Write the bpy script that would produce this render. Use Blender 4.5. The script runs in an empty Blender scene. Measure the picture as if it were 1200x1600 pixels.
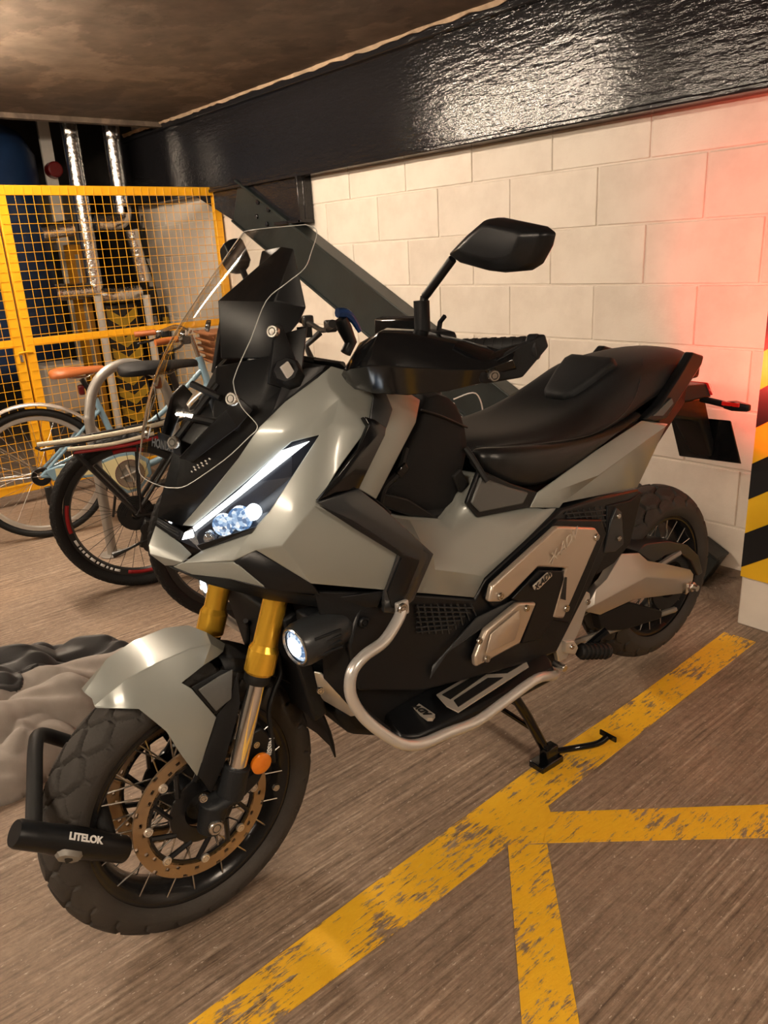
import bpy, bmesh, math, random
from mathutils import Vector, Matrix
random.seed(7)
scene = bpy.context.scene
COL = scene.collection

# ------------------------------------------------------------------ camera
FPX = 1203.2333
CAM = Vector((0.0, -2.8059, 1.3525))
_yaw, _pitch, _roll = -0.8784, 0.3251, -0.0543
FW = Vector((math.sin(_yaw)*math.cos(_pitch), math.cos(_yaw)*math.cos(_pitch), -math.sin(_pitch)))
_r0 = Vector((math.cos(_yaw), -math.sin(_yaw), 0)); _u0 = _r0.cross(FW)
RT = math.cos(_roll)*_r0 + math.sin(_roll)*_u0
UP = -math.sin(_roll)*_r0 + math.cos(_roll)*_u0
cd = bpy.data.cameras.new('camera'); cam = bpy.data.objects.new('camera', cd); COL.objects.link(cam)
cd.sensor_fit = 'HORIZONTAL'; cd.sensor_width = 36.0; cd.lens = FPX/1200*36.0
cd.clip_start = 0.05; cd.clip_end = 100
cam.matrix_world = Matrix(((RT.x, UP.x, -FW.x, CAM.x), (RT.y, UP.y, -FW.y, CAM.y), (RT.z, UP.z, -FW.z, CAM.z), (0, 0, 0, 1)))
scene.camera = cam

# ------------------------------------------------------------------ world, exposure
world = bpy.data.worlds.new('world'); scene.world = world; world.use_nodes = True
bg = world.node_tree.nodes['Background']
bg.inputs[0].default_value = (1.0, 0.86, 0.72, 1); bg.inputs[1].default_value = 0.05
scene.view_settings.view_transform = 'Standard'
scene.view_settings.look = 'None'
scene.view_settings.gamma = 1.0
scene.view_settings.exposure = 0.0
scene.view_settings.use_curve_mapping = False
LAMP_POWER = 222.0          # emission of the ceiling battens
LAMP_COL = (1.0, 0.81, 0.62)

# ------------------------------------------------------------------ materials
MAT = {}
def new_mat(name):
    m = bpy.data.materials.new(name); m.use_nodes = True; MAT[name] = m
    return m, m.node_tree, m.node_tree.nodes['Principled BSDF']
def mat(name, col, rough=0.5, metal=0.0, coat=0.0, bump=0.0, bscale=200.0, var=0.0, vscale=8.0, spec=0.5, emit=None, estr=0.0, trans=0.0, ior=1.45, coat_rough=0.08, bdist=0.002, sheen=0.0):
    m, t, b = new_mat(name); N = t.nodes; L = t.links
    b.inputs['Base Color'].default_value = (*col, 1); b.inputs['Roughness'].default_value = rough
    b.inputs['Metallic'].default_value = metal; b.inputs['Coat Weight'].default_value = coat
    b.inputs['Coat Roughness'].default_value = coat_rough
    b.inputs['Specular IOR Level'].default_value = spec; b.inputs['IOR'].default_value = ior
    b.inputs['Transmission Weight'].default_value = trans
    b.inputs['Sheen Weight'].default_value = sheen
    if emit: b.inputs['Emission Color'].default_value = (*emit, 1); b.inputs['Emission Strength'].default_value = estr
    tc = N.new('ShaderNodeTexCoord')
    if var > 0:
        n = N.new('ShaderNodeTexNoise'); n.inputs['Scale'].default_value = vscale; n.inputs['Detail'].default_value = 6
        L.new(tc.outputs['Object'], n.inputs['Vector'])
        mx = N.new('ShaderNodeMix'); mx.data_type = 'RGBA'; mx.blend_type = 'MULTIPLY'; mx.inputs[0].default_value = 1
        rp = N.new('ShaderNodeMapRange'); rp.inputs[1].default_value = 0.3; rp.inputs[2].default_value = 0.7
        rp.inputs[3].default_value = 1-var; rp.inputs[4].default_value = 1+var
        L.new(n.outputs['Fac'], rp.inputs[0]); mx.inputs[6].default_value = (*col, 1); L.new(rp.outputs[0], mx.inputs[7])
        L.new(mx.outputs[2], b.inputs['Base Color'])
    if bump > 0:
        n = N.new('ShaderNodeTexNoise'); n.inputs['Scale'].default_value = bscale; n.inputs['Detail'].default_value = 3
        L.new(tc.outputs['Object'], n.inputs['Vector'])
        bp_ = N.new('ShaderNodeBump'); bp_.inputs['Strength'].default_value = bump; bp_.inputs['Distance'].default_value = bdist
        L.new(n.outputs['Fac'], bp_.inputs['Height']); L.new(bp_.outputs[0], b.inputs['Normal'])
    return m
def ramp(t, stops):
    r = t.nodes.new('ShaderNodeValToRGB'); e = r.color_ramp.elements
    while len(e) < len(stops): e.new(0.5)
    for i, (p, c) in enumerate(stops): e[i].position = p; e[i].color = (*c, 1)
    return r
def mapped_noise(t, scale, sc=(1, 1, 1), detail=5, rough=0.55, rotz=0.0):
    tc = t.nodes.new('ShaderNodeTexCoord'); mp = t.nodes.new('ShaderNodeMapping')
    mp.inputs['Scale'].default_value = sc; mp.inputs['Rotation'].default_value = (0, 0, rotz)
    n = t.nodes.new('ShaderNodeTexNoise'); n.inputs['Scale'].default_value = scale; n.inputs['Detail'].default_value = detail
    n.inputs['Roughness'].default_value = rough
    t.links.new(tc.outputs['Object'], mp.inputs['Vector']); t.links.new(mp.outputs[0], n.inputs['Vector'])
    return n
def mixc(t, fac, a, b, blend='MIX'):
    m = t.nodes.new('ShaderNodeMix'); m.data_type = 'RGBA'; m.blend_type = blend
    for sock, v in ((0, fac), (6, a), (7, b)):
        if isinstance(v, (int, float)): m.inputs[sock].default_value = v
        elif isinstance(v, tuple): m.inputs[sock].default_value = (*v, 1)
        else: t.links.new(v, m.inputs[sock])
    return m.outputs[2]
def floor_nodes(t):
    """tamped, ribbed concrete: ridges run along world Y, pitted and scuffed"""
    rid = mapped_noise(t, 1.0, (105, 4.0, 1), 5, 0.62, 0.05)
    big = mapped_noise(t, 1.5, (1, 1, 1), 6, 0.6)
    fine = mapped_noise(t, 75, (1, 0.5, 1), 6, 0.75)
    sp = mapped_noise(t, 1.0, (150, 55, 1), 4, 0.7, 0.05); wear = mapped_noise(t, 2.3, (1, 0.6, 1), 4, 0.6)
    r1 = ramp(t, [(0.32, (0.095, 0.062, 0.041)), (0.46, (0.245, 0.174, 0.124)), (0.58, (0.325, 0.24, 0.176)), (0.70, (0.54, 0.43, 0.335))])
    t.links.new(rid.outputs['Fac'], r1.inputs[0])
    sm = t.nodes.new('ShaderNodeMapRange'); sm.inputs[1].default_value = 0.42; sm.inputs[2].default_value = 0.62; sm.inputs[3].default_value = 0.5; sm.inputs[4].default_value = 1.0; t.links.new(wear.outputs['Fac'], sm.inputs[0])
    c0 = mixc(t, sm.outputs[0], (0.262, 0.190, 0.138), r1.outputs[0])
    r2 = ramp(t, [(0.30, (0.72, 0.69, 0.66)), (0.52, (1, 1, 1)), (0.72, (1.25, 1.2, 1.14))]); t.links.new(big.outputs['Fac'], r2.inputs[0])
    r3 = ramp(t, [(0.28, (0.55, 0.53, 0.51)), (0.5, (1, 1, 1)), (0.72, (1.4, 1.38, 1.35))]); t.links.new(fine.outputs['Fac'], r3.inputs[0])
    c = mixc(t, 1.0, c0, r2.outputs[0], 'MULTIPLY'); c = mixc(t, 0.85, c, r3.outputs[0], 'MULTIPLY')
    r4 = ramp(t, [(0.625, (0, 0, 0)), (0.68, (1, 1, 1))]); t.links.new(sp.outputs['Fac'], r4.inputs[0])
    c = mixc(t, r4.outputs[0], c, (0.60, 0.50, 0.41))
    return rid, fine, c
m, t, b = new_mat('floor_concrete')
rid, fine, c = floor_nodes(t); t.links.new(c, b.inputs['Base Color']); b.inputs['Roughness'].default_value = 0.62
bu = t.nodes.new('ShaderNodeBump'); bu.inputs['Strength'].default_value = 0.75; bu.inputs['Distance'].default_value = 0.006
t.links.new(rid.outputs['Fac'], bu.inputs['Height'])
bu2 = t.nodes.new('ShaderNodeBump'); bu2.inputs['Strength'].default_value = 0.35; bu2.inputs['Distance'].default_value = 0.003
t.links.new(fine.outputs['Fac'], bu2.inputs['Height']); t.links.new(bu.outputs[0], bu2.inputs['Normal']); t.links.new(bu2.outputs[0], b.inputs['Normal'])

m, t, b = new_mat('line_paint')
rid, fine, c = floor_nodes(t); b.inputs['Roughness'].default_value = 0.55
wn = mapped_noise(t, 1.0, (95, 16, 1), 8, 0.75, 0.05); wb = mapped_noise(t, 5.5, (1, 1, 1), 4, 0.62)
ad = t.nodes.new('ShaderNodeMath'); ad.operation = 'MULTIPLY_ADD'; ad.inputs[1].default_value = 0.55; t.links.new(wb.outputs['Fac'], ad.inputs[0]); t.links.new(wn.outputs['Fac'], ad.inputs[2])
wr = ramp(t, [(0.675, (0, 0, 0)), (0.735, (1, 1, 1))]); t.links.new(ad.outputs[0], wr.inputs[0])
ycol = mixc(t, fine.outputs['Fac'], (0.84, 0.42, 0.010), (0.98, 0.60, 0.03))
t.links.new(mixc(t, wr.outputs[0], c, ycol), b.inputs['Base Color'])
bu = t.nodes.new('ShaderNodeBump'); bu.inputs['Strength'].default_value = 0.6; bu.inputs['Distance'].default_value = 0.004
t.links.new(wn.outputs['Fac'], bu.inputs['Height']); t.links.new(bu.outputs[0], b.inputs['Normal'])

m, t, b = new_mat('block_paint')
n1 = mapped_noise(t, 4.0, (1, 1, 1), 6, 0.6); n2 = mapped_noise(t, 150, (1, 1, 1), 3, 0.6)
oi = t.nodes.new('ShaderNodeObjectInfo')
r = ramp(t, [(0.28, (0.60, 0.53, 0.45)), (0.55, (0.72, 0.655, 0.57)), (0.8, (0.76, 0.70, 0.615))]); t.links.new(n1.outputs['Fac'], r.inputs[0])
rr = t.nodes.new('ShaderNodeMapRange'); rr.inputs[3].default_value = 0.955; rr.inputs[4].default_value = 1.03; t.links.new(oi.outputs['Random'], rr.inputs[0])
t.links.new(mixc(t, 1.0, r.outputs[0], rr.outputs[0], 'MULTIPLY'), b.inputs['Base Color']); b.inputs['Roughness'].default_value = 0.55
bu = t.nodes.new('ShaderNodeBump'); bu.inputs['Strength'].default_value = 0.35; bu.inputs['Distance'].default_value = 0.002
t.links.new(n2.outputs['Fac'], bu.inputs['Height']); t.links.new(bu.outputs[0], b.inputs['Normal'])

m, t, b = new_mat('ceiling_concrete')
n1 = mapped_noise(t, 1.1, (1, 1.4, 1), 9, 0.62); n2 = mapped_noise(t, 7.0, (1, 1, 1), 5, 0.6)
r = ramp(t, [(0.30, (0.085, 0.064, 0.048)), (0.44, (0.120, 0.090, 0.068)), (0.455, (0.155, 0.120, 0.090)), (0.55, (0.135, 0.102, 0.077)), (0.585, (0.225, 0.170, 0.128)), (0.66, (0.20, 0.155, 0.118))]); t.links.new(n1.outputs['Fac'], r.inputs[0])
r2 = ramp(t, [(0.3, (0.7, 0.7, 0.7)), (0.7, (1.25, 1.25, 1.25))]); t.links.new(n2.outputs['Fac'], r2.inputs[0])
t.links.new(mixc(t, 1.0, r.outputs[0], r2.outputs[0], 'MULTIPLY'), b.inputs['Base Color']); b.inputs['Roughness'].default_value = 0.6
bu = t.nodes.new('ShaderNodeBump'); bu.inputs['Strength'].default_value = 0.4; bu.inputs['Distance'].default_value = 0.01
t.links.new(n1.outputs['Fac'], bu.inputs['Height']); t.links.new(bu.outputs[0], b.inputs['Normal'])

m, t, b = new_mat('beam_gloss')            # thick wrinkled gloss paint
n1 = mapped_noise(t, 1.0, (9, 9, 42), 4, 0.6); n2 = mapped_noise(t, 1.0, (55, 55, 90), 3, 0.5)
b.inputs['Base Color'].default_value = (0.012, 0.012, 0.014, 1); b.inputs['Roughness'].default_value = 0.12; b.inputs['Specular IOR Level'].default_value = 0.4
bu = t.nodes.new('ShaderNodeBump'); bu.inputs['Strength'].default_value = 0.5; bu.inputs['Distance'].default_value = 0.006
t.links.new(n1.outputs['Fac'], bu.inputs['Height'])
bu2 = t.nodes.new('ShaderNodeBump'); bu2.inputs['Strength'].default_value = 0.35; bu2.inputs['Distance'].default_value = 0.002
t.links.new(n2.outputs['Fac'], bu2.inputs['Height']); t.links.new(bu.outputs[0], bu2.inputs['Normal']); t.links.new(bu2.outputs[0], b.inputs['Normal']); t.links.new(bu2.outputs[0], b.inputs['Coat Normal'])

mat('brace_paint', (0.017, 0.022, 0.022), 0.38, bump=0.25, bscale=60, var=0.2)
mat('cage_yellow', (0.86, 0.42, 0.012), 0.42, var=0.06, vscale=5)
mat('tape_yellow', (0.80, 0.47, 0.02), 0.4, var=0.05)
mat('tape_black', (0.012, 0.012, 0.013), 0.4)
mat('white_paint', (0.72, 0.66, 0.58), 0.55, bump=0.3, bscale=90, var=0.06)
mat('dirt', (0.20, 0.145, 0.105), 0.9, bump=0.9, bscale=45, var=0.35, vscale=12, bdist=0.02)
mat('dirt_pale', (0.42, 0.31, 0.21), 0.9, bump=0.6, bscale=60, var=0.25, vscale=14)
mat('foil', (0.72, 0.70, 0.67), 0.22, 1.0, bump=0.6, bscale=28, bdist=0.01)
mat('pipe_white', (0.55, 0.52, 0.47), 0.45, var=0.1)
mat('tank_blue', (0.012, 0.035, 0.10), 0.4, var=0.15, vscale=3)
mat('dark_wall', (0.055, 0.05, 0.045), 0.8, var=0.3, vscale=3)
mat('far_paint', (0.40, 0.36, 0.31), 0.7, var=0.12, vscale=3)
mat('orange_steel_shaded', (0.34, 0.15, 0.010), 0.5, var=0.1)  # base colour lowered to carry the shade behind the mesh
mat('steel_grey', (0.24, 0.23, 0.21), 0.45, 0.3, var=0.12)
mat('red_plastic', (0.10, 0.004, 0.004), 0.35)
mat('lamp_tube', (1, 1, 1), 0.5, emit=LAMP_COL, estr=LAMP_POWER)
mat('lamp_body', (0.7, 0.7, 0.68), 0.5)
# scooter
mat('body_grey', (0.275, 0.293, 0.272), 0.38, 0.2, coat=0.5, coat_rough=0.12)
mat('gloss_black', (0.0042, 0.0047, 0.0055), 0.13, coat=0.2)
mat('satin_black', (0.0062, 0.0070, 0.0082), 0.36, spec=0.35)
mat('matt_black', (0.0058, 0.0064, 0.0074), 0.55, spec=0.3, bump=0.2, bscale=600)
mat('dark_grey', (0.030, 0.033, 0.036), 0.34, 0.3)
mat('trim_grey', (0.038, 0.041, 0.044), 0.26, 0.3, coat=0.3)
mat('panel_grey', (0.105, 0.108, 0.105), 0.45, 0.2)
mat('seat_vinyl', (0.0090, 0.0102, 0.0118), 0.58, spec=0.35, bump=0.25, bscale=500)
mat('seat_gloss', (0.0085, 0.009, 0.0095), 0.34, spec=0.5, bump=0.12, bscale=400)
mat('gold_anod', (0.98, 0.56, 0.055), 0.24, 0.72)
mat('chrome', (0.86, 0.85, 0.83), 0.08, 1.0)
mat('steel', (0.66, 0.64, 0.60), 0.26, 1.0)
mat('alloy_silver', (0.60, 0.585, 0.55), 0.36, 0.75)
mat('champagne', (0.60, 0.515, 0.425), 0.34, 0.7)
mat('bar_silver', (0.66, 0.645, 0.62), 0.3, 0.55)
mat('swing_silver', (0.47, 0.44, 0.40), 0.38, 0.6)
mat('rubber', (0.034, 0.030, 0.026), 0.72, bump=0.25, bscale=250, var=0.25, vscale=9)
mat('rubber_blk', (0.0085, 0.0085, 0.0085), 0.6, spec=0.35)
mat('rim_black', (0.016, 0.016, 0.017), 0.22, 0.3)
mat('disc_bronze', (0.40, 0.29, 0.18), 0.40, 0.75)
mat('cast_black', (0.0095, 0.0110, 0.0130), 0.5, spec=0.35, bump=0.2, bscale=300)
mat('amber', (0.75, 0.20, 0.01), 0.18, coat=1.0, bump=0.6, bscale=120)
mat('red_lens', (0.35, 0.006, 0.006), 0.15, coat=1.0, emit=(1, 0.02, 0.01), estr=0.25)
mat('led_white', (1, 1, 1), 0.3, emit=(0.93, 0.97, 1.0), estr=3.2)
mat('led_beam', (1, 1, 1), 0.3, emit=(0.86, 0.94, 1.0), estr=4.5)
mat('lens_dark', (0.012, 0.014, 0.020), 0.25)
mat('projector', (0.55, 0.62, 0.72), 0.12, 0.9, bump=0.7, bscale=90, bdist=0.01)
mat('white_print', (0.8, 0.8, 0.78), 0.5)
mat('grey_print', (0.10, 0.10, 0.10), 0.45)
mat('chevron_yellow_shaded', (0.40, 0.255, 0.02), 0.5, var=0.2)  # tape yellow darkened: shade behind the cage put into the base colour
mat('black_print', (0.012, 0.012, 0.012), 0.5)
mat('badge_silver', (0.72, 0.66, 0.58), 0.3, 0.6)
mat('blue_plastic', (0.010, 0.045, 0.17), 0.3)
mat('switch_white', (0.6, 0.58, 0.54), 0.4)
mat('mirror_glass', (0.85, 0.85, 0.85), 0.03, 1.0)
mat('bag_cloth', (0.0070, 0.0072, 0.0080), 0.65, spec=0.3, bump=0.3, bscale=700)
mat('jeans_grey', (0.30, 0.265, 0.235), 0.9, bump=0.4, bscale=500, var=0.16, vscale=14, sheen=0.15)
mat('jacket_black', (0.016, 0.015, 0.015), 0.5, bump=0.3, bscale=400, sheen=0.2)
mat('bike_blue', (0.19, 0.31, 0.40), 0.35, coat=0.3)
mat('bike_cream', (0.66, 0.60, 0.34), 0.4)
mat('bike_maroon', (0.10, 0.02, 0.03), 0.4)
mat('bike_black', (0.014, 0.014, 0.014), 0.35)
mat('bike_red', (0.30, 0.010, 0.012), 0.35)
mat('mudguard_silver', (0.62, 0.56, 0.50), 0.3, 0.6)
mat('leather_tan', (0.36, 0.105, 0.028), 0.45, bump=0.2, bscale=200)
mat('rope_cream', (0.62, 0.56, 0.44), 0.8, bump=0.9, bscale=160, bdist=0.004)
mat('wicker', (0.25, 0.095, 0.035), 0.55, bump=1.0, bscale=110, bdist=0.006)
mat('stand_steel', (0.34, 0.32, 0.29), 0.42, 0.5, var=0.12)
# clear acrylic: thin sheet, so light passes straight through it
m, t, b = new_mat('acrylic')
N = t.nodes; out = N['Material Output']
tr = N.new('ShaderNodeBsdfTransparent'); tr.inputs[0].default_value = (0.90, 0.91, 0.90, 1)
gl = N.new('ShaderNodeBsdfGlossy'); gl.inputs['Roughness'].default_value = 0.03
fr = N.new('ShaderNodeFresnel'); fr.inputs[0].default_value = 1.49
ms = N.new('ShaderNodeMixShader'); t.links.new(fr.outputs[0], ms.inputs[0]); t.links.new(tr.outputs[0], ms.inputs[1]); t.links.new(gl.outputs[0], ms.inputs[2]); t.links.new(ms.outputs[0], out.inputs[0])
mat('acrylic_edge', (0.50, 0.52, 0.50), 0.25, spec=0.8)
# lamp lenses: faceted reflector glitter, brighter towards the emitter
m, t, b = new_mat('lens_glitter')
vo = t.nodes.new('ShaderNodeTexVoronoi'); vo.inputs['Scale'].default_value = 170; tc = t.nodes.new('ShaderNodeTexCoord'); t.links.new(tc.outputs['Object'], vo.inputs['Vector'])
r = ramp(t, [(0.0, (0.02, 0.05, 0.12)), (0.35, (0.10, 0.24, 0.5)), (0.62, (0.55, 0.75, 0.95)), (0.85, (1, 1, 1))]); t.links.new(vo.outputs['Color'], r.inputs[0])
b.inputs['Base Color'].default_value = (0.1, 0.14, 0.2, 1); b.inputs['Roughness'].default_value = 0.15; b.inputs['Coat Weight'].default_value = 1.0
t.links.new(r.outputs[0], b.inputs['Emission Color']); b.inputs['Emission Strength'].default_value = 0.9

# ------------------------------------------------------------------ mesh helpers
class MB:
    """collects shapes; build() links them as ONE mesh object"""
    def __init__(s): s.v = []; s.f = []; s.fm = None
    def add(s, vs, fs):
        o = len(s.v); s.v += [Vector(p) for p in vs]; s.f += [tuple(i+o for i in f) for f in fs]; return s
    def box(s, c, d, R=None):
        c = Vector(c); x, y, z = d[0]/2, d[1]/2, d[2]/2
        vs = [Vector((sx*x, sy*y, sz*z)) for sx in (-1, 1) for sy in (-1, 1) for sz in (-1, 1)]
        if R: vs = [R @ p for p in vs]
        return s.add([c+p for p in vs], [(0, 1, 3, 2), (4, 6, 7, 5), (0, 4, 5, 1), (2, 3, 7, 6), (0, 2, 6, 4), (1, 5, 7, 3)])
    def cyl(s, a, b, r, r2=None, n=16, caps=True):
        a = Vector(a); b = Vector(b); r2 = r if r2 is None else r2
        return s.loft([s.circle(a, b-a, r, n), s.circle(b, b-a, r2, n)], caps)
    @staticmethod
    def circle(c, ax, r, n, e=None):
        ax = Vector(ax).normalized(); h = e if e else (Vector((0, 0, 1)) if abs(ax.z) < 0.9 else Vector((1, 0, 0)))
        u = h.cross(ax).normalized(); w = ax.cross(u)
        return [Vector(c) + r*(math.cos(2*math.pi*i/n)*u + math.sin(2*math.pi*i/n)*w) for i in range(n)]
    def loft(s, loops, caps=True, closed=False):
        n = len(loops[0]); vs = [p for l in loops for p in l]; fs = []
        m_ = len(loops); rng = m_ if closed else m_-1
        for i in range(rng):
            a = i*n; b_ = ((i+1) % m_)*n
            for j in range(n): k = (j+1) % n; fs.append((a+j, a+k, b_+k, b_+j))
        if caps and not closed: fs.append(tuple(range(n-1, -1, -1))); fs.append(tuple((m_-1)*n+j for j in range(n)))
        return s.add(vs, fs)
    def tube(s, pts, r, n=10, closed=False, caps=True, smooth=0):
        P = [Vector(p) for p in pts]
        if smooth: P = catmull(P, smooth, closed)
        rs = r if isinstance(r, (list, tuple)) else [r]*len(P)
        if len(rs) != len(P): rs = [rs[min(len(rs)-2, int(i*(len(rs)-1)/(len(P)-1)))] + (rs[min(len(rs)-1, int(i*(len(rs)-1)/(len(P)-1))+1)]-rs[min(len(rs)-2, int(i*(len(rs)-1)/(len(P)-1)))])*((i*(len(rs)-1)/(len(P)-1))-min(len(rs)-2, int(i*(len(rs)-1)/(len(P)-1)))) for i in range(len(P))]
        loops = []; prev = None; m_ = len(P)
        for i, p in enumerate(P):
            if closed: d = (P[(i+1) % m_]-P[i-1])
            else: d = (P[min(i+1, m_-1)]-P[max(i-1, 0)])
            d.normalize()
            if prev is None: u = Vector((0, 0, 1)).cross(d) if abs(d.z) < 0.9 else Vector((1, 0, 0)).cross(d)
            else: u = prev - d*prev.dot(d)
            u.normalize(); prev = u; w = d.cross(u)
            loops.append([p + rs[i]*(math.cos(2*math.pi*k/n)*u + math.sin(2*math.pi*k/n)*w) for k in range(n)])
        return s.loft(loops, caps, closed)
    def lathe(s, prof, c, ax, n=48, closed=True):
        """prof: (radius, axial) pairs turned about ax through c"""
        c = Vector(c); ax = Vector(ax).normalized(); loops = []
        for r, a in prof: loops.append(s.circle(c+ax*a, ax, r, n))
        return s.loft(loops, False, closed)
    def prism(s, poly, ext):
        e = Vector(ext); P = [Vector(p) for p in poly]; n = len(P)
        fs = [tuple(range(n)), tuple(range(2*n-1, n-1, -1))] + [(i, i+n, (i+1) % n+n, (i+1) % n) for i in range(n)]
        return s.add(P+[p+e for p in P], fs)
    def mirror_y(s):
        m_ = MB(); m_.v = [Vector((p.x, -p.y, p.z)) for p in s.v]; m_.f = [tuple(reversed(f)) for f in s.f]; return m_
    def build(s, name, material, parent=None, smooth=40, bevel=0.0, bseg=2, solid=0.0, out=None, subsurf=0, recalc=True):
        me = bpy.data.meshes.new(name); bm = bmesh.new()
        vs = [bm.verts.new(p) for p in s.v]
        for f in s.f:
            if len(set(f)) < 3: continue
            try: bm.faces.new([vs[i] for i in f])
            except ValueError: pass
        bmesh.ops.remove_doubles(bm, verts=bm.verts, dist=1e-6)
        if recalc: bmesh.ops.recalc_face_normals(bm, faces=bm.faces)
        if out is not None:
            nn = Vector((0, 0, 0))
            for f in bm.faces: nn += f.normal*f.calc_area()
            if nn.dot(Vector(out)) < 0: bmesh.ops.reverse_faces(bm, faces=bm.faces)
        bm.to_mesh(me); bm.free()
        if s.fm and len(me.polygons) == len(s.fm): me.polygons.foreach_set('material_index', s.fm)
        mats = material if isinstance(material, (list, tuple)) else [material]
        for mm in mats: me.materials.append(MAT[mm] if isinstance(mm, str) else mm)
        if smooth:
            for p in me.polygons: p.use_smooth = True
            me.set_sharp_from_angle(angle=math.radians(smooth))
        o = bpy.data.objects.new(name, me); COL.objects.link(o)
        if parent: o.parent = parent
        if solid: md = o.modifiers.new('solid', 'SOLIDIFY'); md.thickness = solid; md.offset = -1
        if subsurf: md = o.modifiers.new('sub', 'SUBSURF'); md.levels = subsurf; md.render_levels = subsurf
        if bevel:
            md = o.modifiers.new('bevel', 'BEVEL'); md.width = bevel; md.segments = bseg; md.limit_method = 'ANGLE'; md.angle_limit = math.radians(25); md.harden_normals = False
        return o
def catmull(P, k, closed=False):
    out = []; n = len(P)
    for i in range(n if closed else n-1):
        if closed: a, b, c, d = P[i-1], P[i], P[(i+1) % n], P[(i+2) % n]
        else: a, b, c, d = P[max(i-1, 0)], P[i], P[i+1], P[min(i+2, n-1)]
        for j in range(k):
            t = j/k; t2 = t*t; t3 = t2*t
            out.append(0.5*((2*b)+(c-a)*t+(2*a-5*b+4*c-d)*t2+(3*b-a-3*c+d)*t3))
    if not closed: out.append(P[-1].copy())
    return out
def tag(o, label, cat, group=None, kind=None):
    if label: o['label'] = label
    if cat: o['category'] = cat
    if group: o['group'] = group
    if kind: o['kind'] = kind
    return o
def empty(name, loc=(0, 0, 0), rz=0.0, label=None, cat=None, group=None):
    o = bpy.data.objects.new(name, None); COL.objects.link(o); o.location = loc; o.rotation_euler = (0, 0, rz); o.empty_display_size = 0.1
    return tag(o, label, cat, group)
def struct(o): o['kind'] = 'structure'; return o
def share(name, src, parent, loc=(0, 0, 0), rot=None):
    o = bpy.data.objects.new(name, src.data); COL.objects.link(o); o.parent = parent; o.location = loc
    if rot is not None: o.rotation_euler = rot
    return o
def text_obj(name, body, size, material, parent, M, ext=0.0006, align='CENTER', shear=0.0, bold=0.0):
    cu = bpy.data.curves.new(name, 'FONT'); cu.body = body; cu.size = size; cu.align_x = align; cu.align_y = 'CENTER'; cu.extrude = ext; cu.shear = shear; cu.offset = bold
    tmp = bpy.data.objects.new(name+'_tmp', cu); COL.objects.link(tmp)
    dg = bpy.context.evaluated_depsgraph_get(); me = bpy.data.meshes.new_from_object(tmp.evaluated_get(dg))
    bpy.data.objects.remove(tmp); me.materials.clear(); me.materials.append(MAT[material])
    o = bpy.data.objects.new(name, me); COL.objects.link(o); o.parent = parent; o.matrix_local = M
    return o
def frame_M(o, ex, ny):
    """local matrix: x along ex, face normal ny"""
    ex = Vector(ex).normalized(); nz = Vector(ny); nz = (nz-ex*nz.dot(ex)).normalized(); ey = nz.cross(ex)
    return Matrix(((ex.x, ey.x, nz.x, o[0]), (ex.y, ey.y, nz.y, o[1]), (ex.z, ey.z, nz.z, o[2]), (0, 0, 0, 1)))

# ------------------------------------------------------------------ the setting
CEIL = 2.27
fl = struct(MB().add([(-9, -11, 0), (7, -11, 0), (7, 1, 0), (-9, 1, 0)], [(0, 1, 2, 3)]).build('floor', 'floor_concrete'))
def line(pts):
    o = MB().prism([(x, y, 0.0) for x, y in pts], (0, 0, 0.0025)).build('painted_line', 'line_paint', fl, smooth=0)
    return o
line([(-1.128, -0.32), (-1.018, -0.315), (-1.006, -1.0), (-0.998, -1.49), (-0.925, -1.60), (-0.978, -1.668), (-0.975, -2.0), (-0.985, -2.5), (-0.985, -4.2), (-1.088, -4.2), (-1.090, -2.44), (-1.108, -2.0), (-1.122, -1.4), (-1.115, -0.9)])
line([(-0.998, -1.49), (-0.978, -1.506), (-0.62, -1.098), (0.3, -0.06), (0.42, -0.165), (-0.572, -1.211), (-0.925, -1.602)])
line([(-0.978, -1.668), (-0.915, -1.60), (-0.597, -1.914), (0.9, -3.40), (0.82, -3.48), (-0.668, -1.99)])
ce = struct(MB().box((-0.7, -5.2, CEIL+0.1), (9.4, 10.6, 0.2)).build('ceiling', 'ceiling_concrete'))
struct(MB().box((-7.2, -5, 3.0), (3.6, 12, 0.1)).build('ceiling_plant', 'dark_wall'))
# back wall: blocks laid in courses, mortar recessed between them
wb_ = struct(MB().box((-1.6, 0.0915, 1.3), (9.1, 0.18, 2.6)).build('wall_back', 'block_paint', smooth=0))
ZL = 1.63          # bed joint used as datum
blk = MB().box((0, 0, 0), (0.442, 0.03, 0.2175)).build('block', 'block_paint', wb_, smooth=0, bevel=0.0035)
first = True; rows = []
for k in range(-7, 4):
    z = ZL - 0.225*k - 0.1125
    rows.append((k, z))
for k, z in rows:
    off = -3.745 if k % 2 == 0 else -3.745+0.225
    for i in range(-6, 13):
        x = off + 0.45*i + 0.225
        if x < -6.0 or x > 1.0 or z > 2.3: continue
        jx = random.uniform(-0.0015, 0.0015); jy = random.uniform(-0.0012, 0.0012)
        if first: o = blk; first = False
        else: o = share('block', blk, wb_); md = o.modifiers.new('bevel', 'BEVEL'); md.width = 0.0035; md.segments = 2
        o.location = (x+jx, 0.0115+jy, z); o.rotation_euler = (random.uniform(-.002, .002), 0, random.uniform(-.0015, .0015))
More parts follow.
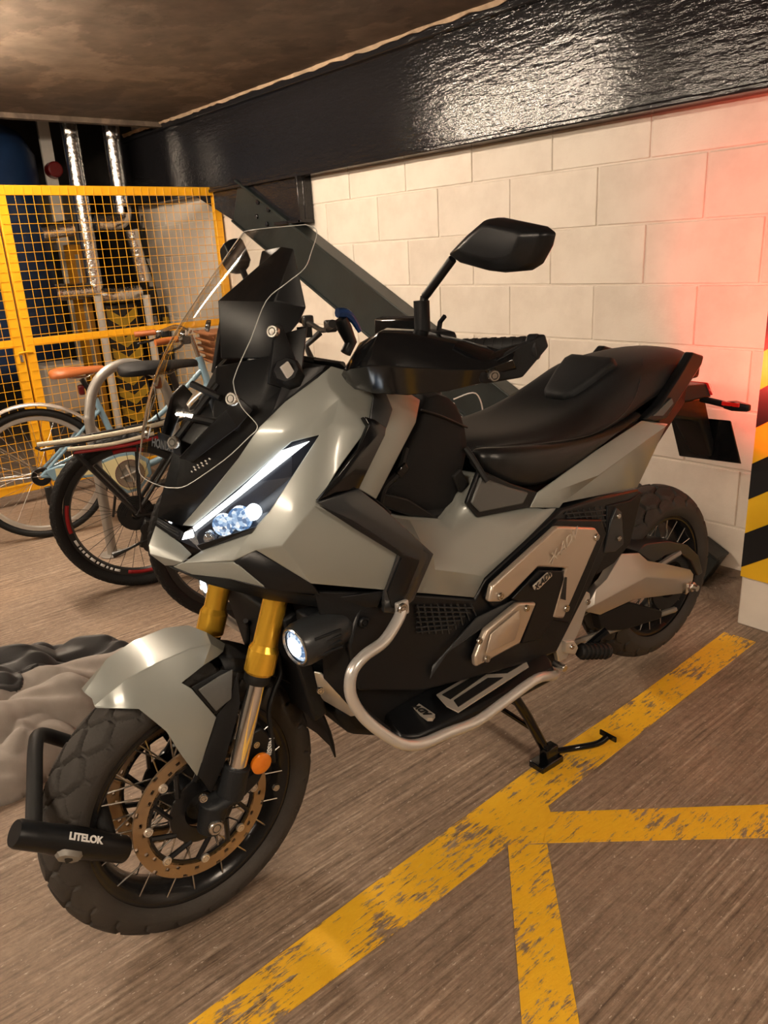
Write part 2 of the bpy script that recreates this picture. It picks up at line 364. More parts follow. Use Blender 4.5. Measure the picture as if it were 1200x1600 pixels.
for k in (4, 5, 6):
    z = ZL - 0.225*k - 0.1125
    off = -3.745 if k % 2 == 0 else -3.745+0.225
    for i in range(-6, 13):
        x = off + 0.45*i + 0.225
        if x < -6.0 or x > 1.0: continue
        o = share('block', blk, wb_); md = o.modifiers.new('bevel', 'BEVEL'); md.width = 0.0035; md.segments = 2
        o.location = (x+random.uniform(-.0015, .0015), 0.0115+random.uniform(-.0012, .0012), z)
struct(MB().box((-1.6, 0.004, 0.02), (9.1, 0.02, 0.18)).build('baseboard_back', 'dirt'))
# rough mortar fillet along the foot of the wall
m_ = MB(); loops = []
for i in range(120):
    x = -6 + i*0.06; h = 0.085+random.uniform(-.02, .02); w = 0.11+random.uniform(-.03, .03)
    loops.append([(x, 0.02, -0.01), (x, -w, -0.01), (x, -w*0.55, h*0.35+random.uniform(-.008, .008)), (x, -0.012, h), (x, 0.02, h)])
m_.loft([[Vector(p) for p in l] for l in loops]); struct(m_.build('trim_1', 'dirt', smooth=60))
# other sides of the garage
struct(MB().box((6.0, -5, 1.2), (0.2, 12, 2.6)).build('wall_right', 'far_paint'))
struct(MB().box((-0.5, -10.6, 1.2), (13.2, 0.2, 2.6)).build('wall_front', 'far_paint'))
struct(MB().box((-8.6, -5, 1.5), (0.2, 12, 3.2)).build('wall_left', 'dark_wall'))
struct(MB().box((-7.3, 0.3, 1.5), (2.5, 0.2, 3.2)).build('wall_plant', 'dark_wall'))
# ceiling edge downstand beyond the beam end
struct(MB().box((-5.42, -5.2, CEIL+0.09), (0.06, 10.6, 0.24)).build('trim_2', 'ceiling_concrete'))

# ragged shutter edge left where the slab meets the beam
m_ = MB(); loops = []
for i in range(160):
    x = -6.0 + i*0.05; h = 0.012+random.uniform(-.005, .008); w = 0.010+random.uniform(-.004, .006)
    loops.append([Vector(p) for p in ((x, -0.120, CEIL+.005), (x, -0.120-w-.012, CEIL+.005), (x, -0.122-w, CEIL-h), (x, -0.120, CEIL-h*.8))])
struct(m_.loft(loops).build('trim_3', 'dirt_pale', smooth=0))

# steel beam along the head of the wall
be = empty('steel_beam', (-2.5, -0.1, 1.78), 0, 'glossy black steel beam along the wall top with a diagonal brace', 'beam')
def bm_part(name, mb, mt='beam_gloss', bevel=0.004, par=None):
    o = mb.build(name, mt, par or be, bevel=bevel); o.location = (2.5, 0.1, -1.78) if par is None else (0, 0, 0); return o
BX0, BX1 = -6.3, 2.5; bl = BX1-BX0; bc = (BX0+BX1)/2
bm_part('web', MB().box((bc, -0.055, 2.03), (bl, 0.075, 0.50)))
bm_part('bottom_flange', MB().box((bc, -0.05, 1.790), (bl, 0.104, 0.022)), bevel=0.006)
bm_part('top_flange', MB().box((bc, -0.06, 2.245), (bl, 0.13, 0.035)), bevel=0.006)
m_ = MB().prism([(-5.15, -0.07, 1.785), (-3.86, -0.07, 1.785), (-3.86, -0.07, 1.55), (-4.1, -0.07, 1.50), (-4.55, -0.07, 1.55)], (0, 0.02, 0))
bm_part('gusset_plate', m_, 'beam_gloss')
bm_part('stiffener', MB().box((-3.875, -0.055, 1.66), (0.022, 0.10, 0.25)), 'beam_gloss')
bm_part('stiffener', MB().box((-4.0, -0.055, 1.545), (0.28, 0.10, 0.02)), 'beam_gloss')
for (x, z) in ((-4.33, 1.68), (-4.22, 1.63), (-4.36, 1.60), (-4.25, 1.55)):
    bm_part('bolt', MB().cyl((x, -0.07, z), (x, -0.088, z), 0.016, n=6), 'beam_gloss', 0.002)
# diagonal brace welded to the gusset: web with two flanges
A = Vector((-4.60, 0, 1.709)); Bq = Vector((-1.34, 0, 0.055)); d = (Bq-A).normalized(); nrm = Vector((-d.z, 0, d.x))
if nrm.z < 0: nrm = -nrm
def brace_box(name, off, w, y0, y1, par):
    p = [A+nrm*(off-w/2), Bq+nrm*(off-w/2), Bq+nrm*(off+w/2), A+nrm*(off+w/2)]
    return bm_part(name, MB().prism([(q.x, y0, q.z) for q in p], (0, y1-y0, 0)), 'brace_paint', 0.004, par)
brc = brace_box('brace', 0.0, 0.25, -0.075, -0.015, None); brc['label'] = 'dark green-grey diagonal brace leaning down the wall'
brace_box('flange', 0.128, 0.014, -0.105, -0.008, brc)
brace_box('flange', -0.128, 0.014, -0.09, -0.008, brc)

# pillar with hazard cover
pl = struct(MB().box((-0.93, -0.111, 1.14), (0.40, 0.222, 2.28)).build('wall_pillar', 'white_paint', bevel=0.006))
hz = empty('hazard_cover', (-0.93, -0.2235, 0.19), 0, 'black and yellow striped hazard sheet wrapped on the white pillar', 'hazard sheet')
hzb = MB().box((0, -0.002, 0.9), (0.404, 0.006, 1.8)).build('backing', 'tape_yellow', hz)
def clipz(poly, z0, z1):
    for (lim, sgn) in ((z0, 1), (z1, -1)):
        outp = []
        for i in range(len(poly)):
            a, b_ = poly[i], poly[(i+1) % len(poly)]
            ina = sgn*(a[1]-lim) >= 0; inb = sgn*(b_[1]-lim) >= 0
            if ina: outp.append(a)
            if ina != inb:
                tt = (lim-a[1])/(b_[1]-a[1]); outp.append((a[0]+tt*(b_[0]-a[0]), lim))
        poly = outp
        if not poly: return []
    return poly
for k in range(-3, 15):
    z0 = 0.035 + k*0.253
    sl = 0.67
    q = clipz([(-0.202, z0), (0.202, z0+0.404*sl), (0.202, z0+0.404*sl+0.128), (-0.202, z0+0.128)], 0.0, 1.8)
    if len(q) > 2: MB().prism([(x, -0.0055, z) for x, z in q], (0, -0.001, 0)).build('stripe', 'tape_black', hz, smooth=0)

# ceiling battens: the garage's own lamps
def batten(x, y, ln, label, along='x'):
    o = empty('batten_light', (x, y, CEIL), 0 if along == 'x' else math.pi/2, label, 'ceiling light', 'ceiling batten lights')
    MB().box((0, 0, -0.02), (ln, 0.17, 0.04)).build('body', 'lamp_body', o, bevel=0.004)
    m_ = MB(); m_.cyl((-ln/2+.02, 0, -0.062), (ln/2-.02, 0, -0.062), 0.026, n=16); m_.build('tube', 'lamp_tube', o)
    for s in (-1, 1): MB().box((s*(ln/2-.012), 0, -0.05), (0.024, 0.07, 0.055)).build('end_cap', 'lamp_body', o, bevel=0.004)
batten(-3.75, -1.90, 1.5, 'white ceiling batten light at the top left corner of the view')
batten(1.8, -1.90, 1.5, 'white ceiling batten light right of the viewer')
batten(-0.2, -4.3, 1.5, 'white ceiling batten light above and behind the viewer')
batten(-3.75, -4.9, 1.5, 'white ceiling batten light over the aisle left of the viewer')

# ================================================================== the scooter
# scooter frame: x forward, y to its left, z up, origin on the floor under the front axle
HD = -0.0569
BO = Vector((-1.3235, -2.2845, 0.0)); BF = Vector((math.sin(HD), -math.cos(HD), 0)); BL = Vector((math.cos(HD), math.sin(HD), 0))
def _ray(u, v): return (u-600)/FPX*RT - (v-800)/FPX*UP + FW
def _loc(P): q = P-BO; return Vector((q.dot(BF), q.dot(BL), q.z))
def at(u, v, y):
    """sight line (photo pixel) met with the plane y = const of the scooter"""
    d = _ray(u, v); return _loc(CAM + d*((y-(CAM-BO).dot(BL))/d.dot(BL)))
def atx(u, v, x):
    d = _ray(u, v); return _loc(CAM + d*((x-(CAM-BO).dot(BF))/d.dot(BF)))
def atz(u, v, z):
    d = _ray(u, v); return _loc(CAM + d*((z-CAM.z)/d.z))
SC = empty('motor_scooter', BO, HD-math.pi/2, 'grey adventure maxi-scooter with gold forks and lit headlight on its centre stand', 'scooter')
def pts(l): return [at(*p) for p in l]
def flip(P): return [Vector((p.x, -p.y, p.z)) for p in P]
def shell(name, V, F, mt, parent=None, th=0.004, bevel=0.002, both=True, out=(0, 1, 0), smooth=35, sub=0):
    """facetted panel from points V and faces F, mirrored to the other side as a part of its own"""
    parent = parent or SC; P = [p if isinstance(p, Vector) else at(*p) for p in V]
    a = MB().add(P, F).build(name, mt, parent, smooth=smooth, solid=th, bevel=bevel, out=out, subsurf=sub)
    b = None
    if both: b = MB().add(flip(P), [tuple(reversed(f)) for f in F]).build(name, mt, parent, smooth=smooth, solid=th, bevel=bevel, out=(out[0], -out[1], out[2]), subsurf=sub)
    return a, b
def plate(name, V, mt, th=0.012, parent=None, bevel=0.003, both=True, bseg=2, ext=None):
    """polygon given by its outer face, thickness running inward"""
    parent = parent or SC; P = [p if isinstance(p, Vector) else at(*p) for p in V]
    e = Vector(ext) if ext else Vector((0, -th, 0))
    a = MB().prism(P, e).build(name, mt, parent, smooth=30, bevel=bevel, bseg=bseg); b = None
    if both: b = MB().prism(flip(P), (e.x, -e.y, e.z)).build(name, mt, parent, smooth=30, bevel=bevel, bseg=bseg)
    return a, b
def screw(p, n, r, parent, mt='steel', name='bolt', ln=0.006):
    n = Vector(n).normalized(); p = Vector(p); m = MB()
    m.lathe([(0.0005, ln), (r*0.45, ln), (r*0.5, ln*0.35), (r*0.55, ln*0.35), (r*0.6, ln), (r*0.85, ln), (r, ln*0.6), (r, 0), (0.0005, 0)], p, n, 14, False)
    return m.build(name, mt, parent)

# ---------------------------------------------------------------- wheels
def tyre_mb(R, w, b, rb, wb, nT, pc, pa, gw, depth, rnd=0.0):
    prof = []; K = 30
    for i in range(-K, K+1):
        s = math.sin(math.pi/2*0.97*i/K); prof.append((R-b*(1-math.sqrt(max(0, 1-s*s))), w/2*s, s))
    left = [(rb+(prof[0][0]-rb)*f, -(wb+(w/2*0.99-wb)*g), -2) for f, g in ((0.0, 0.0), (0.15, 0.35), (0.5, 0.85))]
    right = [(r_, -y_, 2) for r_, y_, _ in reversed(left)]
    full = left+prof+right
    arc = 0; arcs = [0]
    for i in range(1, len(full)): arc += math.hypot(full[i][0]-full[i-1][0], full[i][1]-full[i-1][1]); arcs.append(arc)
    mid = arcs[len(full)//2]; ncell = round(2*math.pi*R/pc); pc = 2*math.pi*R/ncell
    loops = []; deep = []
    for t in range(nT):
        th = 2*math.pi*t/nT; cc = R*th; loop = []
        for j, (r, y, s) in enumerate(full):
            dp_ = 0
            if abs(s) <= 0.985:
                a = arcs[j]-mid; best = [9, 9]
                row0 = round(a/pa)
                for row in (row0-1, row0, row0+1):
                    o = 0.5*pc if row % 2 else 0.0
                    k = round((cc-o-a*0.0)/pc)
                    for kk in (k-1, k, k+1):
                        dx = (cc-o-kk*pc)*0.62; dy = a-row*pa; dd = math.hypot(dx, dy)
                        if dd < best[0]: best = [dd, best[0]]
                        elif dd < best[1]: best[1] = dd
                gap = best[1]-best[0]
                if gap < gw: r = r-depth*min(1, (gw-gap)/gw*1.7); dp_ = 1 if gap < gw*.72 else 0
            loop.append(Vector((r*math.cos(th), y, r*math.sin(th)))); deep.append(dp_)
        loops.append(loop)
    m = MB(); n = len(full); vs = [p for l in loops for p in l]; fs = []
    for i in range(nT):
        a = i*n; b_ = ((i+1) % nT)*n
        for j in range(n-1): fs.append((a+j, a+j+1, b_+j+1, b_+j))
    m.add(vs, fs); m.fm = [1 if sum(deep[i] for i in f) >= 3 else 0 for f in fs]; return m
def spoke_set(parent, n, r0, y0, r1, y1, lean, rad, mt):
    proto = {}
    for i in range(n):
        s = 1 if i % 2 else -1; dirn = 1 if (i//2) % 2 else -1
        key = (s, dirn)
        if key not in proto:
            a = Vector((r0*math.cos(dirn*lean), s*y0, r0*math.sin(dirn*lean))); b = Vector((r1, s*y1, 0))
            o = MB().cyl(a, b, rad, n=6).build('spoke', mt, parent); proto[key] = o
        else: o = share('spoke', proto[key], parent)
        o.rotation_euler = (0, -2*math.pi*i/n, 0)
def disc_mb(ro, ri, th, y, nT=180, nr=5):
    """brake disc with drilled holes"""
    hole = set()
    for k in range(36):
        for q, (dr) in enumerate((1, 3, 2)):
            if (k+q) % 3 == 0: hole.add(((k*5+1) % nT, dr+ (1 if q == 1 else 0)))
    V = []; F = []
    for side in (0, 1):
        for j in range(nr+1):
            for t in range(nT):
                r = ri+(ro-ri)*j/nr; a = 2*math.pi*t/nT; V.append(Vector((r*math.cos(a), y+(th if side else 0), r*math.sin(a))))
    S = (nr+1)*nT; idx = lambda s_, j, t: s_*S+j*nT+(t % nT)
    for t in range(nT):
        for j in range(nr):
            h = (t, j) in hole or ((t-1) % nT, j) in hole
            if h: continue
            F.append((idx(0, j, t), idx(0, j, t+1), idx(0, j+1, t+1), idx(0, j+1, t))); F.append((idx(1, j, t), idx(1, j+1, t), idx(1, j+1, t+1), idx(1, j, t+1)))
        F.append((idx(0, nr, t), idx(0, nr, t+1), idx(1, nr, t+1), idx(1, nr, t))); F.append((idx(0, 0, t), idx(1, 0, t), idx(1, 0, t+1), idx(0, 0, t+1)))
    return MB().add(V, F)
def rim_mb(rf, wf, rc, n=96):
    prof = [(rf, -wf), (rf+.004, -wf+.004), (rf-.006, -wf+.010), (rc+.004, -wf*0.45), (rc, 0), (rc+.004, wf*0.45), (rf-.006, wf-.010), (rf+.004, wf-.004), (rf, wf), (rf-.012, wf-.001), (rc-.010, wf*0.5), (rc-.016, 0), (rc-.010, -wf*0.5), (rf-.012, -wf+.001)]
    return MB().lathe(prof, (0, 0, 0), (0, 1, 0), n)
def scooter_wheel(name, x, z, rz, R, w, rimr, tr):
    o = rim_mb(rimr+.008, w*0.40, rimr-0.012).build(name, 'rim_black', SC, smooth=50); o.location = (x, 0, z); o.rotation_euler = (0, 0, rz)
    tyre_mb(*tr).build('tyre', 'rubber', o, smooth=35, recalc=False)
    MB().lathe([(0.001, -.055), (.030, -.055), (.030, -.045), (.048, -.043), (.048, -.036), (.026, -.030), (.026, .030), (.048, .036), (.048, .043), (.030, .045), (.030, .055), (0.001, .055)], (0, 0, 0), (0, 1, 0), 32, False).build('hub', 'cast_black', o)
    spoke_set(o, 40, 0.046, 0.040, rimr-0.004, w*0.33, 0.62, 0.0019, 'steel')
    return o
STEER = 0.049
fwh = scooter_wheel('front_wheel', 0, 0.300, STEER, 0.300, 0.122, 0.216, (0.300, 0.122, 0.055, 0.223, 0.046, 760, 0.082, 0.034, 0.0085, 0.0095))
for s in (1, -1):
    dm = disc_mb(0.148, 0.117, 0.005, 0.064 if s > 0 else -0.069); dk = dm.build('brake_disc', 'disc_bronze', fwh, smooth=30)
    cm = MB()
    ring = lambda ro, ri, n=60: cm.lathe([(ro, s*.064), (ro, s*.069), (ri, s*.069), (ri, s*.064)], (0, 0, 0), (0, 1, 0), n)
    ring(0.072, 0.040); ring(0.121, 0.111)
    for k in range(10):
        a = 2*math.pi*k/10+0.2; a2 = a+0.35; p0 = Vector((.070*math.cos(a), s*.0665, .070*math.sin(a))); p1 = Vector((.114*math.cos(a2), s*.0665, .114*math.sin(a2)))
        cm.cyl(p0, p1, 0.0055, n=6)
    cm.build('disc_carrier', 'rim_black', fwh)
    for k in range(8):
        a = 2*math.pi*k/8+0.1; screw((.117*math.cos(a), s*.0685, .117*math.sin(a)), (0, s, 0), 0.0095, fwh, 'badge_silver', 'disc_button', 0.005)
rwh = scooter_wheel('rear_wheel', -1.585, 0.3298, 0, 0.2865, 0.162, 0.192, (0.2865, 0.162, 0.062, 0.200, 0.066, 640, 0.085, 0.046, 0.0095, 0.0095))
MB().lathe([(.12, -.085), (.12, -.080), (.09, -.080), (.09, -.085)], (0, 0, 0), (0, 1, 0), 60).build('brake_disc', 'disc_bronze', rwh)
MB().lathe([(.098, .092), (.098, .098), (.06, .098), (.06, .092)], (0, 0, 0), (0, 1, 0), 48).build('sprocket', 'cast_black', rwh)

# ---------------------------------------------------------------- forks, caliper
def fork(s):
    y = 0.112*s; sh = 0.0 if s > 0 else 0.0
    top = Vector((-0.262, y, 0.90)); cl = Vector((-0.139, y, 0.578)); d = (cl-top).normalized(); low = cl + d*0.215
    g = MB(); g.cyl(top, cl-d*0.062, 0.0245, n=28); g.cyl(cl-d*0.062, cl-d*0.050, 0.0245, 0.0305, n=28); g.cyl(cl-d*0.050, cl-d*0.006, 0.0305, n=28); g.cyl(cl-d*0.006, cl, 0.0305, 0.026, n=28)
    leg = g.build('fork_leg', 'gold_anod', SC)
    MB().cyl(cl, low, 0.0195, n=28).build('stanchion', 'chrome', leg)
    MB().lathe([(.0245, -.010), (.0265, 0.0), (.0265, .014), (.022, .020)], cl, d, 24, False).build('dust_seal', 'rubber_blk', leg)
    c = MB(); ax = Vector((-0.005, y*0.93, 0.300)); c.cyl(low-d*0.02, low+d*0.045, 0.027, 0.028, n=20); c.loft([MB.circle(low+d*0.040, d, 0.028, 16), MB.circle(ax-d*0.03+Vector((0, 0, 0)), d, 0.030, 16), MB.circle(ax+d*0.028, d, 0.024, 16)])
    ca = c.build('fork_bottom', 'cast_black', SC, bevel=0.002)
    screw(ax+Vector((0.004, s*.024, -0.004)), (0, s, 0), 0.016, ca, 'steel', 'axle_bolt', 0.008)
    screw(ax+Vector((0.02, s*.026, .075)), (0.2, s, 0), 0.009, ca, 'steel', 'bolt', 0.006)
    return ca
for s in (1, -1):
    ca = fork(s)
    k = MB(); k.loft([[Vector((-0.055, s*y, 0.315)) + Vector((0, 0, z)) for y, z in ((.085, -.018), (.105, -.018), (.105, .018), (.085, .018))],
                      [Vector((-0.115, s*y, 0.345)) + Vector((0, 0, z)) for y, z in ((.085, -.016), (.105, -.016), (.105, .016), (.085, .016))],
                      [Vector((-0.150, s*y, 0.385)) + Vector((0, 0, z)) for y, z in ((.085, -.012), (.105, -.012), (.105, .012), (.085, .012))]])
    k.build('caliper_arm', 'cast_black', ca, bevel=0.003)
    poly = [(-0.105, .45), (-0.075, .425), (-0.083, .40), (-0.100, .362), (-0.130, .350), (-0.158, .372), (-0.156, .42), (-0.135, .455)]
    cp = MB().prism([(x, s*.108, z) for x, z in poly], (0, -s*.06, 0)).build('brake_caliper', 'satin_black', SC, bevel=0.006)
    if s > 0: text_obj('lettering', 'NISSIN', 0.016, 'white_print', cp, frame_M((-0.146, .1088, .398), (0.28, 0, -0.9), (0, 1, 0)), bold=0.0003)
    rf = at(408, 1193, .122); rf = Vector((rf.x, s*.118, rf.z))
    MB().lathe([(.0005, .010), (.018, .009), (.0225, .006), (.0225, 0), (.0005, 0)], rf, (0, s, 0), 32, False).build('reflector', 'amber', cp)
    for (u, v) in ((400, 1163), (431, 1230)):
        q = at(u, v, .108); screw((q.x, s*.106, q.z), (0, s, 0), 0.008, cp)
    hose = [at(427, 1190, .105), at(424, 1150, .105), at(420, 1110, .10), at(428, 1080, .09), at(438, 1050, .075), at(430, 1010, .06), at(405, 985, .03)]
    if s < 0: hose = flip(hose)
    MB().tube(hose, 0.0055, 8, smooth=5).build('brake_hose', 'rubber_blk', SC)
MB().cyl((-0.005, -.12, .300), (-0.005, .12, .300), 0.012, n=16).build('axle', 'steel', SC)
# triple clamp and steering head
MB().box((-0.215, 0, 0.765), (0.075, 0.285, 0.035), Matrix.Rotation(math.radians(21), 3, 'Y')).build('triple_clamp', 'cast_black', SC, bevel=0.006)
MB().box((-0.262, 0, 0.895), (0.075, 0.285, 0.035), Matrix.Rotation(math.radians(21), 3, 'Y')).build('triple_clamp', 'cast_black', SC, bevel=0.006)
MB().tube([at(440, 925, 0), at(448, 960, 0), at(436, 1000, 0.02), at(420, 1035, 0.05)], 0.005, 8, smooth=6).build('cable', 'rubber_blk', SC)

# ---------------------------------------------------------------- front mudguard
V = [(143, 1091, 0), (186, 1043, 0), (234, 1017, 0), (286, 993, 0), (323, 988, 0), (352, 1006, 0),            # crown 0-5
     (147, 1103, .030), (196, 1062, .052), (244, 1036, .060), (296, 1014, .060), (330, 1006, .055), (349, 1018, .040),  # shoulder 6-11
     (150, 1106, .045), (217, 1108, .080), (252, 1090, .082), (284, 1067, .083), (318, 1040, .074), (340, 1026, .055),   # edge 12-17
     (260, 1143, .094), (282, 1178, .100), (308, 1213, .104), (338, 1121, .108), (299, 1076, .092)]           # flap 18-22
F = [(0, 1, 7, 6), (1, 2, 8, 7), (2, 3, 9, 8), (3, 4, 10, 9), (4, 5, 11, 10), (6, 7, 13, 12), (7, 8, 14, 13), (8, 9, 15, 14), (9, 10, 16, 15), (10, 11, 17, 16),
     (13, 14, 18), (14, 15, 22, 18), (18, 22, 21, 19), (19, 21, 20)]
P = [at(*p) for p in V]; n = len(P); m = MB(); m.add(P, F)
m.add(flip(P), [tuple(reversed(f)) for f in F])
m.build('front_mudguard', 'body_grey', SC, smooth=38, solid=0.004, bevel=0.003, out=(0.3, 0, 1))
shell('fork_guard', [(299, 1074, .088), (346, 1046, .098), (358, 1048, .10), (356, 1095, .106), (338, 1118, .104), (312, 1090, .097)], [(0, 1, 2, 3, 4, 5)], 'satin_black', bevel=0.003)
shell('guard_panel', [(310, 1078, .100), (344, 1056, .104), (364, 1046, .106), (362, 1092, .112), (338, 1112, .110)], [(0, 1, 2, 3, 4)], 'panel_grey', bevel=0.003)
shell('fork_guard', [(338, 1120, .104), (357, 1095, .106), (372, 1050, .104), (376, 1100, .108), (352, 1190, .112), (330, 1240, .112), (310, 1212, .106)], [(0, 1, 2, 3), (0, 3, 4, 6), (4, 5, 6)], 'matt_black')
# rear half of the mudguard, arching down behind the wheel
m = MB(); loops = []
for i in range(13):
    a = math.radians(106+i*6.2); R = 0.325
    loops.append([Vector((R*math.cos(a)*1.0 + 0, y, .300+R*math.sin(a)-dz)) for y, dz in ((-.072, .028), (-.055, .006), (0, 0), (.055, .006), (.072, .028))])
vs = [p for l in loops for p in l]; fs = [(i*5+j, i*5+j+1, i*5+j+6, i*5+j+5) for i in range(12) for j in range(4)]
m.add(vs, fs).build('mudguard_tail', 'matt_black', SC, solid=0.004, out=(0, 0, 1))

# ---------------------------------------------------------------- nose and headlights
V = [(284, 821, .028), (330, 768, .075), (372, 716, .115), (404, 668, .137), (446, 627, .155), (496, 590, .166), (518, 572, .168), (567, 586, .185),   # upper rim 0-7
     (301, 823, .042), (380, 757, .118), (456, 690, .186), (499, 679, .208),                       # above headlight 8-11
     (584, 618, .203), (576, 667, .222), (533, 726, .238), (496, 785, .245),                       # rear edge 12-15
     (420, 800, .195), (390, 833, .170), (315, 860, .075),                                         # below headlight 16-18
     (552, 821, .257), (621, 866, .262), (602, 922, .252), (486, 912, .232), (400, 860, .188), (364, 876, .160), (285, 880, .060), (441, 853, .222),   # 19-26
     (532, 622, .190), (520, 660, .207)]                                                             # 27-28
F = [(0, 8, 9, 1), (1, 9, 2), (2, 9, 10, 3), (3, 10, 4), (4, 10, 27, 5), (5, 27, 6), (6, 27, 12, 7), (27, 28, 13, 12), (10, 11, 28, 27), (11, 14, 13, 28),
     (11, 16, 15, 14), (16, 26, 15), (16, 17, 26), (17, 23, 26), (17, 18, 25, 24), (17, 24, 23), (15, 26, 19), (26, 20, 19), (26, 21, 20), (26, 22, 21), (23, 22, 26)]
cw, _ = shell('front_cowl', V, F, 'body_grey', th=0.004, bevel=0.0025, out=(0, 1, 0.3), smooth=28)
# headlight pods: dark bowl, white light blade, projector, clear lens
for s in (1, -1):
    mir = (lambda P: P) if s > 0 else flip
    hl = MB().add(mir(pts([(281, 845, .028), (286, 834, .030), (301, 823, .037), (380, 757, .113), (456, 690, .180), (499, 679, .200), (456, 745, .186), (420, 800, .182), (390, 833, .162), (315, 861, .069)])), [tuple(range(10))] if s > 0 else [tuple(range(9, -1, -1))]).build('headlight', 'lens_dark', SC, solid=0.01, out=(0.3, s, 0), smooth=0)
    bl_ = MB().prism(mir(pts([(306, 829, .046), (303, 822, .044), (374, 765, .116), (440, 704, .178), (484, 689, .205), (478, 694, .203), (432, 724, .178), (380, 771, .123)])), (0.004, s*.004, 0)).build('light_blade', 'led_white', hl, smooth=0)
    MB().prism(mir(pts([(286, 842, .034), (290, 831, .036), (301, 827, .044), (304, 838, .046)])), (0.004, s*.004, 0)).build('position_light', 'led_white', hl, smooth=0)
    ax = Vector((0.75, s*.66, -.06))
    for (u, v, y, r_, mt_) in ((394, 802, .166, .013, 'led_beam'), (374, 812, .146, .021, 'lens_glitter'), (348, 822, .120, .019, 'lens_glitter'), (327, 842, .094, .012, 'projector')):
        pc = mir([at(u, v, y)])[0]
        MB().lathe([(.0005, .003), (r_*.6, .0025), (r_*.9, .001), (r_, -.003), (r_*1.08, -.001), (r_*1.08, -.012)], pc, ax, 24, False).build('projector', mt_, hl)
    MB().prism(mir(pts([(309, 851, .072), (400, 822, .178), (393, 832, .172), (316, 859, .075)])), (0.003, s*.003, 0)).build('bezel', 'satin_black', hl, smooth=0)
# nose centre: dark intake bar between the lamps, beak below
V = [(246, 808, 0), (286, 831, .030), (281, 846, .030), (243, 822, 0)]
P = pts(V)
MB().add(P+flip([P[1], P[2]]), [(0, 1, 2, 3), (0, 3, 5, 4)]).build('nose_grille', 'satin_black', SC, solid=0.01, out=(1, 0, 0), bevel=0.001)
for dv in (3, 8):
    q = pts([(249, 808+dv, .004), (282, 829+dv, .028)]); MB().cyl(q[0]+Vector((.004, 0, 0)), q[1]+Vector((.004, 0, 0)), 0.0018, n=6).build('grille_bar', 'dark_grey', SC)
V = [(243, 821, 0), (232, 852, 0), (234, 866, 0), (258, 884, 0),               # centre line 0-3
     (281, 848, .031), (296, 862, .048), (300, 866, .052), (284, 879, .056), (272, 884, .035)]   # 4-8
P = pts(V); F = [(0, 4, 5, 1), (1, 5, 7, 2), (2, 7, 8, 3), (5, 6, 7)]
MB().add(P, F).add(flip(P), [tuple(reversed(f)) for f in F]).build('beak', 'body_grey', SC, solid=0.004, out=(1, 0, 0), bevel=0.0025, smooth=25)
shell('beak_wing', [(270, 886, .036), (284, 880, .058), (363, 878, .155), (372, 884, .168), (413, 918, .192), (360, 905, .140), (300, 898, .065)], [(0, 1, 6), (1, 2, 5, 6), (2, 3, 4, 5)], 'body_grey', out=(.5, 1, 0))
shell('intake_surround', [(364, 877, .158), (400, 860, .186), (487, 912, .230), (500, 930, .225), (440, 925, .205), (414, 919, .190), (372, 885, .166)], [(0, 1, 6), (1, 2, 4, 6), (2, 3, 4), (4, 5, 6)], 'satin_black', th=0.01)
shell('intake_hole', [(384, 879, .17), (404, 868, .17), (478, 915, .20), (432, 919, .19)], [(0, 1, 2, 3)], 'matt_black', th=0.002)
shell('lower_lip', [(262, 886, .03), (300, 899, .063), (360, 906, .138), (415, 920, .188), (520, 935, .215), (600, 924, .245), (590, 950, .235), (500, 950, .20), (420, 938, .15), (330, 915, .08)], [(0, 1, 9), (1, 2, 8, 9), (2, 3, 8), (3, 4, 7, 8), (4, 5, 6, 7)], 'satin_black', th=0.006)
# dark deck ahead of the screen: fills between the cowls
V = [(246, 808, 0), (285, 822, .028), (331, 768, .075), (373, 716, .115), (405, 668, .137), (447, 627, .155), (497, 590, .166), (518, 572, .166), (345, 602, 0), (300, 650, 0), (272, 700, 0), (254, 768, 0)]
P = pts(V); F = [(0, 1, 2, 11), (11, 2, 3, 10), (10, 3, 4, 9), (9, 4, 5, 8), (8, 5, 6), (8, 6, 7)]
MB().add(P, F).add(flip(P), [tuple(reversed(f)) for f in F]).build('nose_deck', 'satin_black', SC, solid=0.006, out=(0.3, 0, 1), smooth=20)

# ---------------------------------------------------------------- windscreen
# blown acrylic sheet: x = xc(z) - k*y*y, cut to the outline seen on its left edge
_xc = [(.94, -.012), (.973, -.020), (1.051, -.038), (1.12, -.064), (1.186, -.100), (1.283, -.184), (1.382, -.281), (1.42, -.320)]
def xc(z):
    for (z0, x0), (z1, x1) in zip(_xc, _xc[1:]):
        if z <= z1 or z1 == 1.42: return x0+(x1-x0)*(z-z0)/(z1-z0)
def xs(z): return (xc(z-.05)+2*xc(z-.025)+3*xc(z)+2*xc(z+.025)+xc(z+.05))/9
KS = 1.7; NW = 10
edge = [(258, 761), (268, 762), (293, 758), (350, 719), (389, 683), (401, 671), (399, 660), (377, 635), (365, 602), (368, 584), (392, 530), (416, 470), (447, 443), (476, 419), (487, 392), (495, 366), (491, 356), (478, 351)]
rows_ = []
for u, v in edge:
    lo_, hi_ = 0.0, 0.30
    for _ in range(40):
        y = (lo_+hi_)/2; p = at(u, v, y)
        if p.x < xs(p.z)-KS*y*y: lo_ = y
        else: hi_ = y
    rows_.append((at(u, v, y).z, y))
rows_.sort(); fine_ = catmull([Vector((z, y, 0)) for z, y in rows_], 4)
loops = [[Vector((xs(q.x)-KS*(q.y*k/NW)**2, q.y*k/NW, q.x)) for k in range(-NW, NW+1)] for q in fine_]
